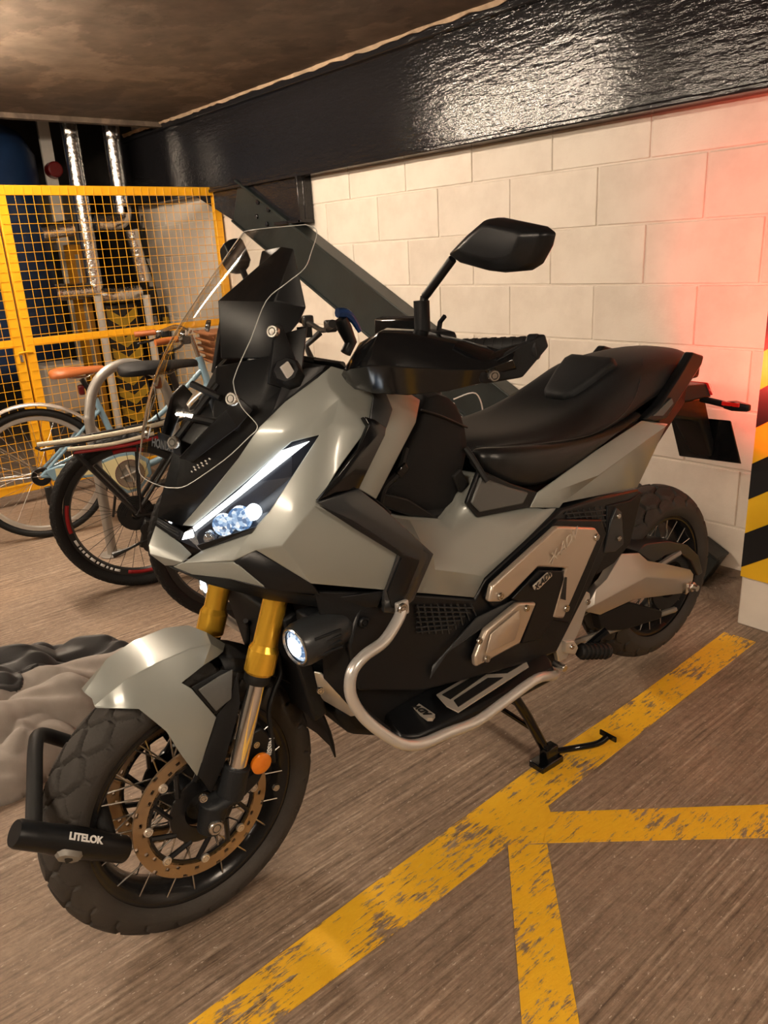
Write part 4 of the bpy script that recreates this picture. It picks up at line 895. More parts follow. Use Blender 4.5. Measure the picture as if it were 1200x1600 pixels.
# ---------------------------------------------------------------- handlebar, guards, mirrors
bar = [Vector(p) for p in [(-.400, 0, 1.118), (-.398, .08, 1.120), (-.405, .16, 1.148), (-.440, .25, 1.172), (-.490, .36, 1.186), (-.533, .455, 1.190)]]
MB().tube(list(reversed(flip(bar)))[:-1]+bar, .0115, 12, smooth=5).build('handlebar', 'satin_black', SC, smooth=60)
MB().tube([(-.39, -.11, 1.150), (-.385, 0, 1.152), (-.39, .11, 1.150)], .008, 10, smooth=4).build('crossbar', 'gloss_black', SC)
for s in (1, -1):
    MB().box((-.395, s*.045, 1.10), (.045, .03, .07)).build('riser', 'satin_black', SC, bevel=.006)
    MB().box((-.395, s*.045, 1.135), (.03, .022, .02)).build('riser_cap', 'steel', SC, bevel=.003)
    mir = (lambda P: P) if s > 0 else flip
    g = MB(); a, b_ = mir([Vector((-.482, .345, 1.185)), Vector((-.533, .455, 1.190))]); g.cyl(a, b_, .0175, n=18)
    gp = g.build('grip', 'rubber_blk', SC)
    for k in range(7): MB().lathe([(.0185, -.004), (.0185, .004), (.0165, .004), (.0165, -.004)], a+(b_-a)*(.08+.14*k), b_-a, 18).build('grip_rib', 'rubber_blk', gp)
    q = b_ + (b_-a).normalized()*.018; MB().cyl(b_, q, .0215, n=20).build('bar_end', 'cast_black', SC, bevel=.003)
    # switch block with hook lever on top
    c0 = mir([Vector((-.462, .305, 1.192))])[0]
    sb = MB().box(c0, (.055, .075, .052), Matrix.Rotation(s*-.42, 3, 'Z')).build('switch_block', 'matt_black', SC, bevel=.010)
    MB().box(c0+Vector((.026, s*.005, .012)), (.012, .034, .012), Matrix.Rotation(s*-.42, 3, 'Z')).build('switch', 'switch_white', sb, bevel=.002)
    MB().tube([c0+Vector((0, s*.005, .022)), c0+Vector((-.002, s*.008, .040)), c0+Vector((0, s*.022, .050))], .0045, 6).build('switch_hook', 'matt_black', sb)
    # lever
    MB().tube(mir([Vector((-.415, .27, 1.170)), Vector((-.425, .33, 1.165)), Vector((-.470, .43, 1.168))]), .006, 8, smooth=4).build('brake_lever', 'satin_black', SC)
    # hand guard: curved shield from bar end forward and inward
    rows = []
    top = [(-.500, .462, 1.196), (-.462, .440, 1.186), (-.418, .400, 1.205), (-.375, .345, 1.222), (-.350, .285, 1.225), (-.345, .235, 1.205), (-.350, .19, 1.165)]
    bot = [(-.495, .466, 1.158), (-.452, .440, 1.142), (-.405, .395, 1.128), (-.362, .340, 1.122), (-.338, .280, 1.122), (-.335, .225, 1.124), (-.345, .185, 1.132)]
    for t_, b2 in zip(top, bot):
        t_, b2 = Vector(t_), Vector(b2); mid = (t_+b2)/2 + Vector((.022, .012, 0)); rows.append([t_+Vector((-.028, -.012, .004)), t_, t_*.62+mid*.38+Vector((.006, .003, 0)), mid, b2*.7+mid*.3, b2, b2+Vector((-.05, -.02, -.004))])
    vs = mir([p for r_ in rows for p in r_]); fs = [(i*7+j, i*7+j+1, (i+1)*7+j+1, (i+1)*7+j) for i in range(6) for j in range(6)]
    if s < 0: fs = [tuple(reversed(f)) for f in fs]
    hgd = MB().add(vs, fs).build('hand_guard', 'gloss_black', SC, solid=.004, out=(1, s*.7, 0), smooth=24, bevel=.0015)
    pb_ = [Vector((-.430, .447, 1.165)), Vector((-.490, .475, 1.195)), Vector((-.545, .482, 1.212)), Vector((-.555, .482, 1.190)), Vector((-.500, .475, 1.145)), Vector((-.440, .447, 1.140))]
    MB().prism(mir(pb_), (0.0, -s*.014, 0)).build('guard_arm', 'matt_black', hgd, bevel=.004)
    screw(mir([Vector((-.448, .456, 1.155))])[0], (.5, s, 0), .010, hgd, 'steel', 'bolt', .012)
    # mirror
    base = mir([atx(660, 512, -.43)])[0]; k1 = mir([atx(663, 465, -.435)])[0]; k2 = mir([atx(707, 405, -.445)])[0]
    MB().tube([base+Vector((0, 0, -.02)), base+Vector((0, 0, .045))], .014, 12).build('mirror_boot', 'matt_black', SC)
    mr = MB().tube([base+Vector((0, 0, .01)), k1, k1+(k2-k1)*.1, k2], .0075, 10, smooth=4).build('mirror_stem', 'satin_black', SC)
    X0 = -.448
    poly = [atx(u, v, X0) for u, v in ((704, 398), (735, 366), (763, 342), (778, 340), (845, 354), (858, 364), (853, 385), (838, 413), (822, 423), (790, 426), (765, 423), (722, 411))]
    if s < 0: poly = [Vector((p.x+.01, .335+(p.y-.345)*.38, p.z+.008)) for p in poly]
    ctrp = sum(poly, Vector())/len(poly)
    lp = [[p+Vector((-.018, 0, 0)) for p in poly], poly, [ctrp+(p-ctrp)*.93+Vector((.012, 0, 0)) for p in poly], [ctrp+(p-ctrp)*.62+Vector((.026, 0, .006)) for p in poly]]
    MB().loft([mir(l) for l in lp]).build('mirror_shell', 'satin_black', mr, smooth=40, bevel=.004, bseg=3)
    MB().prism(mir([ctrp+(p-ctrp)*.93+Vector((-.0185, 0, 0)) for p in poly]), (-.002, 0, 0)).build('mirror_face', 'mirror_glass', mr, smooth=0)
# display, brake reservoir and phone mount
dp = MB().box((-.345, .055, 1.215), (.022, .02, .02)).build('display_hinge', 'satin_black', SC)
MB().prism([atx(584, 498, -.47), atx(655, 498, -.47), atx(655, 540, -.45), atx(584, 532, -.45)], (-.022, 0, .004)).build('display', 'gloss_black', SC, bevel=.004)
ph = MB().tube([at(540, 552, -.02), at(548, 535, -.02), at(538, 512, -.02), at(533, 498, -.02)], [.012, .014, .016, .013], 10).build('phone_mount', 'satin_black', SC)
MB().tube([at(527, 489, -.02), at(541, 490, -.02), at(552, 500, -.02), at(562, 518, -.02)], [.010, .011, .008, .005], 8, smooth=3).build('mount_lever', 'blue_plastic', ph)
for s in (1, -1):
    mir = (lambda P: P) if s > 0 else flip
    MB().tube(mir([Vector((-.39, .10, 1.06)), Vector((-.37, .16, 1.10)), Vector((-.38, .22, 1.14)), Vector((-.44, .27, 1.165))]), .006, 8, smooth=4).build('cable', 'rubber_blk', SC)
MB().tube([at(470, 560, .0), at(520, 572, .05), at(580, 585, .10), at(620, 580, .16)], .007, 8, smooth=4).build('cable', 'rubber_blk', SC)
# cockpit tray under the bars
P = pts([(470, 600, .13), (518, 572, .165), (566, 584, .185), (624, 604, .188)]); Q = flip(P)
MB().add(P+Q, [(0, 1, 5, 4), (1, 2, 6, 5), (2, 3, 7, 6)]).build('cockpit_tray', 'matt_black', SC, solid=.006, out=(0, 0, 1))

# lamps of the scooter that are lit in the picture
def spot(name, p, d, e, col, ang, blend, size, parent):
    l = bpy.data.lights.new(name, 'SPOT'); l.energy = e; l.color = col; l.spot_size = ang; l.spot_blend = blend; l.shadow_soft_size = size
    o = bpy.data.objects.new(name, l); COL.objects.link(o); o.parent = parent; o.location = p; o.rotation_euler = Vector(d).to_track_quat('-Z', 'Y').to_euler(); return o
spot('tail_beam', (-1.79, 0.03, .915), (-1, .45, .5), 34.0, (1.0, 0.055, 0.035), 2.6, 0.7, .03, SC)

# ================================================================== things around the scooter
# ---------------------------------------------------------------- U-lock on the front wheel
lk = empty('wheel_lock', BO+BF*.25+BL*.10+Vector((0, 0, .39)), HD-math.pi/2, 'black U-shaped security lock clamped around the scooter front tyre', 'lock')
LO = Vector((.25, .10, .39))
def lkb(mb, name, mt, **k): mb.v = [p-LO for p in mb.v]; return mb.build(name, mt, lk, **k)
a = Vector((.168, .108, .326)); b_ = Vector((.336, .108, .460)); d = (b_-a).normalized(); dn = Vector((d.z, 0, -d.x))
m = MB(); L_ = (b_-a).length
prof = [(.0005, 0), (.022, 0), (.0245, .004), (.0245, .045), (.0265, .062), (.0275, .10), (.0265, L_-.075), (.0245, L_-.058), (.0245, L_-.006), (.022, L_), (.0005, L_)]
body = lkb(m.lathe(prof, a, d, 28, False), 'lock_body', 'satin_black', bevel=0)
c0 = a+d*.115; nn = Vector((.2, .80, -.45)); nn = (nn-d*nn.dot(d)).normalized()
kc = [c0 + (d*x + nn.cross(d).normalized()*y) + nn*.024 for x, y in ((-.026, .004), (-.016, .014), (.016, .014), (.026, .004), (.026, -.006), (.016, -.014), (-.016, -.014), (-.026, -.006))]
kk = MB().loft([kc, [c0+nn*.033+(p-c0-nn*.024)*.75 for p in kc]]); kk.v = [p-LO for p in kk.v]; ky = kk.build('key_cover', 'steel_grey', body)
kk = MB().box(c0+nn*.0335, (.012, .003, .010)); kk.v = [p-LO for p in kk.v]; kk.build('key_slot', 'black_print', ky)
tp = Vector((0, .62, .78)); tp = (tp-d*tp.dot(d)).normalized(); c1 = a+d*.098 + tp*.0278
text_obj('lettering', 'LITELOK', .017, 'white_print', body, frame_M(c1-LO, -d, tp), bold=.0007)
p1 = a+d*.030; p2 = a+d*(L_-.034)
t1 = Vector((.158, -.105, .418)); t2 = Vector((.243, -.105, .490))
path = [p1, p1+(t1-p1)*.5, t1+(p1-t1)*.10, t1+Vector((.012, -.022, .010)), (t1+t2)/2+Vector((0, -.034, 0)), t2+Vector((-.012, -.022, -.008)), t2+(p2-t2)*.10, p2+(t2-p2)*.5, p2]
lkb(MB().tube(path, .0145, 12, smooth=6), 'shackle', 'rubber_blk', smooth=60)

# ---------------------------------------------------------------- bag between seat and leg shield
bg_ = empty('bag', BO+BF*(-.57)+Vector((0, 0, .80)), HD-math.pi/2, 'black fabric bag standing on the scooter tunnel ahead of the seat', 'bag')
BG = Vector((-.57, 0, .80))
def bgb(mb, name, mt, par=None, **k): mb.v = [p-BG for p in mb.v]; return mb.build(name, mt, par or bg_, **k)
out_ = [(662, 606), (706, 612), (724, 642), (735, 693), (727, 723), (716, 768), (707, 795), (688, 815), (640, 800), (588, 786), (592, 768), (630, 707), (652, 655)]
P1 = [at(u, v, .135) for u, v in out_]; c = sum(P1, Vector())/len(P1)
loops = []
for y, f in ((.150, .80), (.140, .97), (.10, 1.0), (-.10, .98), (-.14, .9)):
    loops.append([Vector((c.x+(p.x-c.x)*f, y, c.z+(p.z-c.z)*f)) for p in P1])
bo = bgb(MB().loft(loops), 'bag_body', 'bag_cloth', smooth=60, subsurf=1)
bgb(MB().tube([at(658, 640, .15), at(690, 650, .155), at(730, 668, .145)], .0025, 6, smooth=4), 'seam', 'black_print')
bgb(MB().prism([at(600, 770, .158), at(640, 780, .158), at(690, 812, .155), at(640, 806, .155), at(592, 790, .152)], (0, -.02, 0)), 'base_panel', 'satin_black', bevel=.004)
bgb(MB().tube([at(634, 700, .15), at(622, 738, .158), at(600, 762, .158), at(594, 785, .155)], .008, 8, smooth=4), 'strap', 'rubber_blk')
bgb(MB().box(at(716, 750, .145), (.03, .02, .05), Matrix.Rotation(.5, 3, 'Y')), 'buckle', 'rubber_blk', bevel=.005)
bgb(MB().box(at(628, 735, .162), (.03, .01, .02), Matrix.Rotation(.6, 3, 'Y')), 'buckle', 'gloss_black', bevel=.003)
bgb(MB().tube([at(727, 700, .15), at(738, 715, .165), at(752, 738, .185), at(762, 752, .198)], .007, 8, smooth=4), 'strap', 'rubber_blk')

# ---------------------------------------------------------------- clothes on the floor
def cloth(name, label, x0, x1, y0, y1, hfun, mt, nx=170, ny=220):
    V = []; F = []
    for i in range(nx+1):
        for j in range(ny+1):
            x = x0+(x1-x0)*i/nx; y = y0+(y1-y0)*j/ny; V.append(Vector((x, y, hfun(x, y))))
    for i in range(nx):
        for j in range(ny):
            q = (i*(ny+1)+j, (i+1)*(ny+1)+j, (i+1)*(ny+1)+j+1, i*(ny+1)+j+1)
            if max(V[k].z for k in q) > 0.006: F.append(q)
    o = MB().add(V, F).build(name, mt, None, smooth=180, solid=.006, out=(0, 0, 1)); return tag(o, label, 'clothing')
def ridge(x, y, ax, ay, bx, by, w, h, pw=2.0):
    dx, dy = bx-ax, by-ay; t_ = max(0, min(1, ((x-ax)*dx+(y-ay)*dy)/(dx*dx+dy*dy))); px, py = ax+t_*dx, ay+t_*dy
    dd = math.hypot(x-px, y-py)/w
    return h*math.sqrt(max(0, 1-dd**pw)) if dd < 1 else 0
def fold(x, y, ang, ph, wl, sh=3.0):
    """pointed folds running along ang"""
    t_ = (x*math.sin(ang)-y*math.cos(ang))/wl*2*math.pi + ph + .9*math.sin(x*7+ph)+.9*math.sin(y*6+1.7*ph)
    return (0.5+0.5*math.sin(t_))**sh
def h_jeans(x, y):
    w1 = .018*math.sin(y*13)+.010*math.sin(y*29+1); x1 = x+w1
    z = max(ridge(x1, y, -2.13, -2.95, -2.12, -2.36, .10, .118), ridge(x1, y, -2.25, -2.95, -2.215, -2.24, .105, .178), ridge(x1, y, -2.36, -2.60, -2.27, -2.07, .095, .190), ridge(x1, y, -2.12, -2.44, -2.21, -2.27, .075, .135))
    if z <= 0: return -0.01
    return z + min(1, z*10)*(.020*fold(x, y, .5, .4, .17, 4) - .014*fold(x, y, 1.1, 2.0, .13, 6) - .004)
def h_jack(x, y):
    x1 = x+.02*math.sin(y*15+2)
    z = max(ridge(x1, y, -2.44, -2.95, -2.47, -2.30, .15, .215), ridge(x1, y, -2.36, -2.80, -2.38, -2.40, .09, .225), ridge(x1, y, -2.54, -2.5, -2.40, -2.06, .12, .165))
    if z <= 0: return -0.01
    z += min(1, z*10)*(.026*fold(x, y, .9, .9, .12, 3) - .018*fold(x, y, 1.5, 2.2, .09, 5) - .004); hj = h_jeans(x, y)
    if hj > z-.004: return hj+.009 if z > hj-.035 else -0.01      # lies over the trousers' edge
    return z
cloth('trousers', 'crumpled light grey trousers heaped on the floor beside the front wheel', -2.47, -1.98, -3.12, -1.93, h_jeans, 'jeans_grey')
cloth('jacket', 'crumpled black jacket heaped on the floor behind the grey trousers', -2.72, -2.22, -3.14, -1.9, h_jack, 'jacket_black')

# ---------------------------------------------------------------- yellow mesh cage
CX = -4.9
cg = empty('mesh_cage', (CX, -1.4, 0), 0, 'yellow steel mesh cage with two framed panels around the plant', 'cage')
def cgb(mb, name, mt='cage_yellow', **k): mb.v = [p-Vector((CX, -1.4, 0)) for p in mb.v]; return mb.build(name, mt, cg, **k)
def panel(y0, y1, z0, z1, zm):
    w = .052
    for y in (y0+w/2, y1-w/2): cgb(MB().box((CX, y, (z0+z1)/2), (.035, w, z1-z0)), 'stile', bevel=.003)
    for z in (z0+w/2, zm, z1-w/2): cgb(MB().box((CX, (y0+y1)/2, z), (.032, y1-y0-2*w, w if z != zm else .045)), 'rail', bevel=.003)
    m = MB(); r = .0016; x = CX+.019
    n = int((y1-y0)/.05)
    for i in range(1, n): m.cyl((x, y0+(y1-y0)*i/n, z0+.01), (x, y0+(y1-y0)*i/n, z1-.01), r, n=5)
    n = int((z1-z0)/.05)
    for i in range(1, n): m.cyl((x+.003, y0+.01, z0+(z1-z0)*i/n), (x+.003, y1-.01, z0+(z1-z0)*i/n), r, n=5)
    o = cgb(m, 'wire_mesh'); o['kind'] = 'stuff'
panel(-1.425, -.022, .075, 1.815, .955)
panel(-2.85, -1.437, .075, 1.815, .955)
cgb(MB().tube([(CX+.02, -1.47, .90), (CX+.035, -1.44, .905), (CX+.02, -1.39, .90)], .006, 8), 'latch')
cgb(MB().cyl((CX+.02, -1.46, .89), (CX+.02, -1.46, .85), .010, n=10), 'padlock', 'steel')

# ---------------------------------------------------------------- plant behind the cage
ta = math.radians(18.517+4.3); tc_ = Vector((0, -2.8059, 0)) + Vector((-math.cos(ta-2*math.radians(4.3)), math.sin(ta-2*math.radians(4.3)), 0))*6.7
tk = empty('tank', (tc_.x, tc_.y, 0), 0, 'dark blue cylindrical pressure tank standing behind the yellow cage', 'tank')
R_ = .50
MB().lathe([(.001, .52), (.25, .54), (.42, .60), (R_, .72), (R_, 2.15), (.42, 2.30), (.25, 2.38), (.001, 2.41)], (0, 0, 0), (0, 0, 1), 48, False).build('shell', 'tank_blue', tk, smooth=60)
for k in range(3):
    a = k*2.1+.4; MB().cyl((.38*math.cos(a), .38*math.sin(a), 0), (.38*math.cos(a), .38*math.sin(a), .72), .035, n=10).build('leg', 'tank_blue', tk)
def thing_tube(name, label, cat, runs, r, mt, group=None, extra=()):
    base = Vector((runs[0][0][0], runs[0][0][1], 0)); o = empty(name, base, 0, label, cat, group)
    for run in runs:
        m = MB().tube(run, r, 14, smooth=4 if len(run) > 2 else 0); m.v = [p-base for p in m.v]; m.build('run', mt, o, smooth=60)
    for (nm, mb, mm) in extra: mb.v = [p-base for p in mb.v]; mb.build(nm, mm, o)
    return o
PX = -5.8
thing_tube('insulated_pipe', 'tall foil-wrapped vertical pipe nearer the blue tank behind the mesh', 'pipe', [[(PX, -.605, 1.22), (PX, -.605, 2.9)]], .056, 'foil',
           extra=[('elbow', MB().tube([(PX, -.605, 1.26), (PX, -.60, 1.18), (PX+.02, -.50, 1.155), (PX, -.28, 1.16)], .058, 14, smooth=5), 'foil'), ('branch', MB().cyl((PX, -.90, 1.20), (PX, -.64, 1.20), .058, n=16), 'foil'), ('branch', MB().cyl((PX, -.92, 1.60), (PX, -.70, 1.63), .055, n=16), 'foil')])
thing_tube('insulated_pipe', 'tall foil-wrapped vertical pipe nearer the black beam behind the mesh', 'pipe', [[(PX, -.312, 1.72), (PX, -.312, 2.9)]], .060, 'foil',
           extra=[('elbow', MB().tube([(PX, -.312, 1.76), (PX, -.33, 1.68), (PX, -.42, 1.655), (PX, -.52, 1.66)], .060, 14, smooth=5), 'foil')])
thing_tube('insulated_pipe', 'short foil-wrapped vertical pipe against the pale wall behind the mesh', 'pipe', [[(PX+.12, -.28, 1.24), (PX+.12, -.32, 1.60)]], .045, 'foil')
thing_tube('white_pipe', 'thin pale grey pipe running down to the floor left of the chevron post', 'pipe', [[(PX+.1, -.64, .0), (PX+.1, -.635, 1.16)]], .028, 'pipe_white')
thing_tube('white_pipe', 'thin pale grey pipe running down to the floor right of the chevron post', 'pipe', [[(PX+.1, -.27, .0), (PX+.1, -.272, 1.14)]], .028, 'pipe_white')
thing_tube('cable_run', 'thin black cable hanging down the pale wall behind the mesh', 'cable', [[(PX, -.16, .006), (PX, -.14, 1.1), (PX, -.20, 1.45), (PX, -.17, 1.7)]], .006, 'rubber_blk')
op = tag(MB().box((PX-.16, -.66, .76), (.10, .105, 1.52)).build('orange_post', 'orange_steel_shaded', bevel=.004), 'orange yellow steel post beside the blue tank behind the mesh', 'post')
MB().box((PX-.106, -.66, .90), (.012, .03, 1.1)).build('slot', 'steel_grey', op)
tag(MB().tube([(-6.30, -.60, 2.05), (-6.20, -.60, 2.05)], .055, 16).build('alarm_sounder', 'red_plastic', bevel=.01), 'small dark red round alarm sounder on the pale bracket by the tank', 'alarm')
wpst = tag(MB().box((-6.32, -.60, 1.5), (.03, .085, 2.9)).build('pale_bracket', 'pipe_white', bevel=.003), 'pale upright channel between tank and foil pipe', 'channel')
# chevron post
cp_ = empty('chevron_post', (PX-.04, -.43, 0), 0, 'upright post wrapped in yellow and black chevrons behind the mesh', 'post')
MB().box((0, 0, .54), (.05, .24, 1.08)).build('post_body', 'tape_black', cp_, bevel=.003)
for k in range(7):
    z = .04+k*.145; MB().prism([(.0255, -.118, z+.08), (.0255, 0, z), (.0255, .118, z+.08), (.0255, .118, z+.155), (.0255, 0, z+.075), (.0255, -.118, z+.155)], (.002, 0, 0)).build('chevron', 'chevron_yellow_shaded', cp_, smooth=0)
h2 = empty('chevron_post', (-5.95, -.05, 0), 0, 'narrow black and yellow hazard strip at the far end of the block wall', 'post')
MB().box((0, 0, .52), (.10, .05, 1.04)).build('post_body', 'tape_black', h2, bevel=.003)
for k in range(5): MB().box((.051, 0, .11+.2*k), (.002, .05, .09)).build('chevron', 'chevron_yellow_shaded', h2, smooth=0)
for (x, y, z, sx, sy, sz, lab) in ((-6.9, -.45, 1.75, .3, .5, .5, 'grey control box in the shade behind the foil pipes'), (-5.76, -.98, .55, .26, .28, .35, 'pale stacked carton low behind the mesh beside the tank')):
    bxo = tag(MB().box((x, y, z), (sx, sy, sz)).build('control_box' if z > 1 else 'carton', 'steel_grey' if z > 1 else 'far_paint', bevel=.01), lab, 'box')
    MB().box((x+sx/2+.004, y, z), (.008, sy*.8, sz*.8)).build('door' if z > 1 else 'flap', 'steel_grey' if z > 1 else 'far_paint', bxo, bevel=.002)
    if z < 1: MB().box((x, y, .19), (sx*1.1, sy*1.1, .375)).build('plinth', 'dark_wall', bxo)

# ---------------------------------------------------------------- bicycles
def bike_wheel(name, parent, x, R, tw, tyre_m, rim_m, spoke_m, knob=False, rimw=.011, hub_m='steel'):
    w = MB().lathe([(R-tw*1.02, -rimw), (R-tw*1.02, rimw), (R-tw*1.5, rimw*.9), (R-tw*1.5-.006, 0), (R-tw*1.5, -rimw*.9)], (0, 0, 0), (0, 1, 0), 64).build(name, rim_m, parent, smooth=50); w.location = (x, 0, R)
    if knob:
        tyre_mb(R, tw*1.05, tw*.5, R-tw, rimw, 260, .030, .016, .005, .004).build('tyre', tyre_m, w, smooth=35)
    else:
        MB().lathe([(R-tw/2+tw/2*math.cos(t*math.pi/8), tw/2*math.sin(t*math.pi/8)) for t in range(16)], (0, 0, 0), (0, 1, 0), 64).build('tyre', tyre_m, w, smooth=60)
    m = MB(); N_ = 32
    for i in range(N_):
        a = 2*math.pi*i/N_; s = 1 if i % 2 else -1; a2 = a + (0.9 if (i//2) % 2 else -.9)
        m.cyl((.022*math.cos(a2), s*.03, .022*math.sin(a2)), ((R-tw*1.45)*math.cos(a), 0, (R-tw*1.45)*math.sin(a)), .0011, n=4)
    o = m.build('spokes', spoke_m, w); o['kind'] = 'stuff'
    MB().cyl((0, -.045, 0), (0, .045, 0), .016, n=12).build('hub', hub_m, w)
    return w
def tubes(parent, name, segs, mt):
    for a, b_, r in segs: MB().cyl(a, b_, r, n=12).build(name, mt, parent)
def saddle(parent, c, mt, L=.27, W=.15, rails=True):
    st = [(-.5, .45, -.01), (-.42, .85, .0), (-.25, 1.0, .004), (-.05, .75, .0), (.15, .36, -.004), (.38, .26, -.004), (.48, .20, -.012)]
    loops = []
    for f, w, dz in st:
        x = c.x+f*L; hw = W/2*w; z = c.z+dz; dp_ = .016+.034*w; half = [(0, .012), (hw*.6, .008), (hw, -.012), (hw*.97, -dp_), (hw*.5, -dp_*.5)]
        loops.append([Vector((x, y, z+q)) for y, q in half]+[Vector((x, -y, z+q)) for y, q in reversed(half[1:])])
    s = MB().loft(loops).build('saddle', mt, parent, smooth=60, subsurf=1)
    if rails:
        for y in (-.022, .022): MB().tube([(c.x-.10, y*1.6, c.z-.02), (c.x-.04, y, c.z-.045), (c.x+.04, y, c.z-.045), (c.x+.10, y*.5, c.z-.015)], .0035, 6).build('saddle_rail', 'steel', s)
    return s
def V3(*a): return Vector(a)
def arc(cx, cz, r, a0, a1, n=24, y=0): return [Vector((cx+r*math.cos(math.radians(a0+(a1-a0)*i/n)), y, cz+r*math.sin(math.radians(a0+(a1-a0)*i/n)))) for i in range(n+1)]
def mudguard(parent, cx, cz, R, a0, a1, hw, mt):
    P = arc(cx, cz, R, a0, a1, 26); loops = []
    for p in P:
        d_ = (p-Vector((cx, 0, cz))).normalized(); loops.append([p-d_*.014+Vector((0, -hw, 0)), p-d_*.003+Vector((0, -hw*.7, 0)), p, p-d_*.003+Vector((0, hw*.7, 0)), p-d_*.014+Vector((0, hw, 0))])
    return MB().add([q for l in loops for q in l], [(i*5+j, i*5+j+1, i*5+j+6, i*5+j+5) for i in range(len(P)-1) for j in range(4)]).build('mudguard', mt, parent, solid=.0015, smooth=60)
def drivetrain(o, bbx, bbz, ring, mt='bike_black', y=-.045):
    cr = MB().lathe([(ring, y-.002), (ring, y+.002), (ring-.03, y+.002), (ring-.03, y-.002)], (bbx, 0, bbz), (0, 1, 0), 40).build('chainring', mt, o)
    for k in range(4):
        a = k*math.pi/2+.3; MB().cyl((bbx, y, bbz), (bbx+(ring-.02)*math.cos(a), y, bbz+(ring-.02)*math.sin(a)), .006, n=6).build('arm', mt, cr)
    for s in (1, -1):
        e = V3(bbx+s*.155, s*.065*(-1), bbz-s*.07)
        c_ = MB().cyl((bbx, -s*.062, bbz), e, .011, .009, n=8).build('crank', mt, o)
        MB().box(e+V3(0, -s*.045, 0), (.09, .08, .022)).build('pedal', 'bike_black', c_, bevel=.004)
    MB().cyl((bbx, -.06, bbz), (bbx, .06, bbz), .018, n=12).build('bottom_bracket', mt, o)

def heading(o, p, q): o.rotation_euler = (0, 0, math.atan2(q[1]-p[1], q[0]-p[0])); return o
# --- pale blue town bike
b1 = empty('bicycle', (-4.15, -1.68, 0), math.radians(76), 'pale blue step-through bicycle with tan saddle and silver mudguards', 'bicycle')
w1 = bike_wheel('rear_wheel', b1, 0, .345, .038, 'rubber_blk', 'alloy_silver', 'steel')
w2 = bike_wheel('front_wheel', b1, 1.06, .345, .038, 'rubber_blk', 'alloy_silver', 'steel')
mudguard(b1, 0, .345, .375, 25, 205, .030, 'mudguard_silver'); mudguard(b1, 1.06, .345, .375, 20, 190, .030, 'mudguard_silver')
st_t = V3(.33, 0, .70); bb = V3(.44, 0, .29); hd_t = V3(.90, 0, .86); hd_b = V3(.94, 0, .68); ra = V3(0, 0, .345)
fr = MB().cyl(st_t, bb, .0165, n=14).build('seat_tube', 'bike_blue', b1)
MB().tube([hd_b+V3(-.01, 0, .03), V3(.78, 0, .45), V3(.62, 0, .33), bb], .019, 12, smooth=5).build('down_tube', 'bike_blue', b1)
MB().tube([hd_t+V3(.02, 0, -.06), V3(.66, 0, .58), V3(.42, 0, .46)], .014, 12, smooth=5).build('top_tube', 'bike_blue', b1)
MB().cyl(hd_t, hd_b, .021, n=14).build('head_tube', 'bike_blue', b1)
for s in (1, -1):
    tubes(b1, 'chain_stay', [(bb+V3(0, s*.03, 0), ra+V3(0, s*.055, 0), .010)], 'bike_blue')
    tubes(b1, 'seat_stay', [(st_t+V3(.01, s*.02, -.06), ra+V3(0, s*.055, 0), .009)], 'bike_blue')
    tubes(b1, 'mid_stay', [(V3(.42, s*.02, .46), ra+V3(0.01, s*.055, .01), .008)], 'bike_blue')
    tubes(b1, 'fork_blade', [(hd_b+V3(.01, s*.03, -.02), V3(1.06, s*.05, .345), .011)], 'bike_blue')
    tubes(b1, 'guard_stay', [(V3(0, s*.05, .345), V3(-.27, s*.02, .60), .002), (V3(0, s*.05, .345), V3(-.36, s*.02, .35), .002)], 'steel')
MB().cyl(st_t, st_t+V3(-.05, 0, .11), .0135, n=12).build('seat_post', 'bike_black', b1)
MB().box(st_t+V3(-.06, 0, .055), (.03, .05, .05)).build('rear_light', 'red_plastic', b1, bevel=.008)
saddle(b1, st_t+V3(-.06, 0, .165), 'leather_tan', .29, .165)
cgp = [(.02, .375), (.10, .395), (.30, .385), (.38, .41), (.47, .41), (.545, .35), (.55, .27), (.48, .19), (.40, .18), (.34, .235), (.28, .30), (.05, .315)]
MB().prism([(x, -.050, z) for x, z in cgp], (0, -.022, 0)).build('chain_guard', 'bike_blue', b1, bevel=.006)
cgq = [(.07, .378), (.30, .368), (.39, .39), (.46, .39), (.525, .34), (.53, .275), (.47, .205), (.41, .20), (.355, .245), (.295, .315), (.07, .330)]
MB().prism([(x, -.0725, z) for x, z in cgq], (0, -.0015, 0)).build('guard_panel', 'bike_cream', b1, smooth=0)
MB().lathe([(.078, -.076), (.078, -.074), (.066, -.074), (.066, -.076)], (.435, 0, .29), (0, 1, 0), 32).build('guard_ring', 'bike_maroon', b1)
MB().lathe([(.066, -.0755), (.066, -.074), (.001, -.074), (.001, -.0755)], (.435, 0, .29), (0, 1, 0), 32).build('guard_centre', 'steel_grey', b1)
drivetrain(b1, .435, .29, .075, 'steel', -.080)
MB().lathe([(.045, -.062), (.050, -.058), (.050, -.045), (.020, -.042)], (0, 0, .345), (0, 1, 0), 24, False).build('cassette', 'bike_black', b1)
MB().box((.02, -.06, .24), (.035, .02, .10)).build('derailleur', 'bike_black', b1, bevel=.006)
MB().cyl(hd_t, hd_t+V3(-.03, 0, .12), .012, n=12).build('stem', 'steel', b1)
hb = [V3(.64, -.30, .985), V3(.76, -.27, .99), V3(.83, -.15, 1.02), V3(.865, 0, 1.00), V3(.83, .15, 1.02), V3(.76, .27, .99), V3(.64, .30, .985)]
MB().tube(hb, .0115, 10, smooth=5).build('handlebar', 'steel', b1)
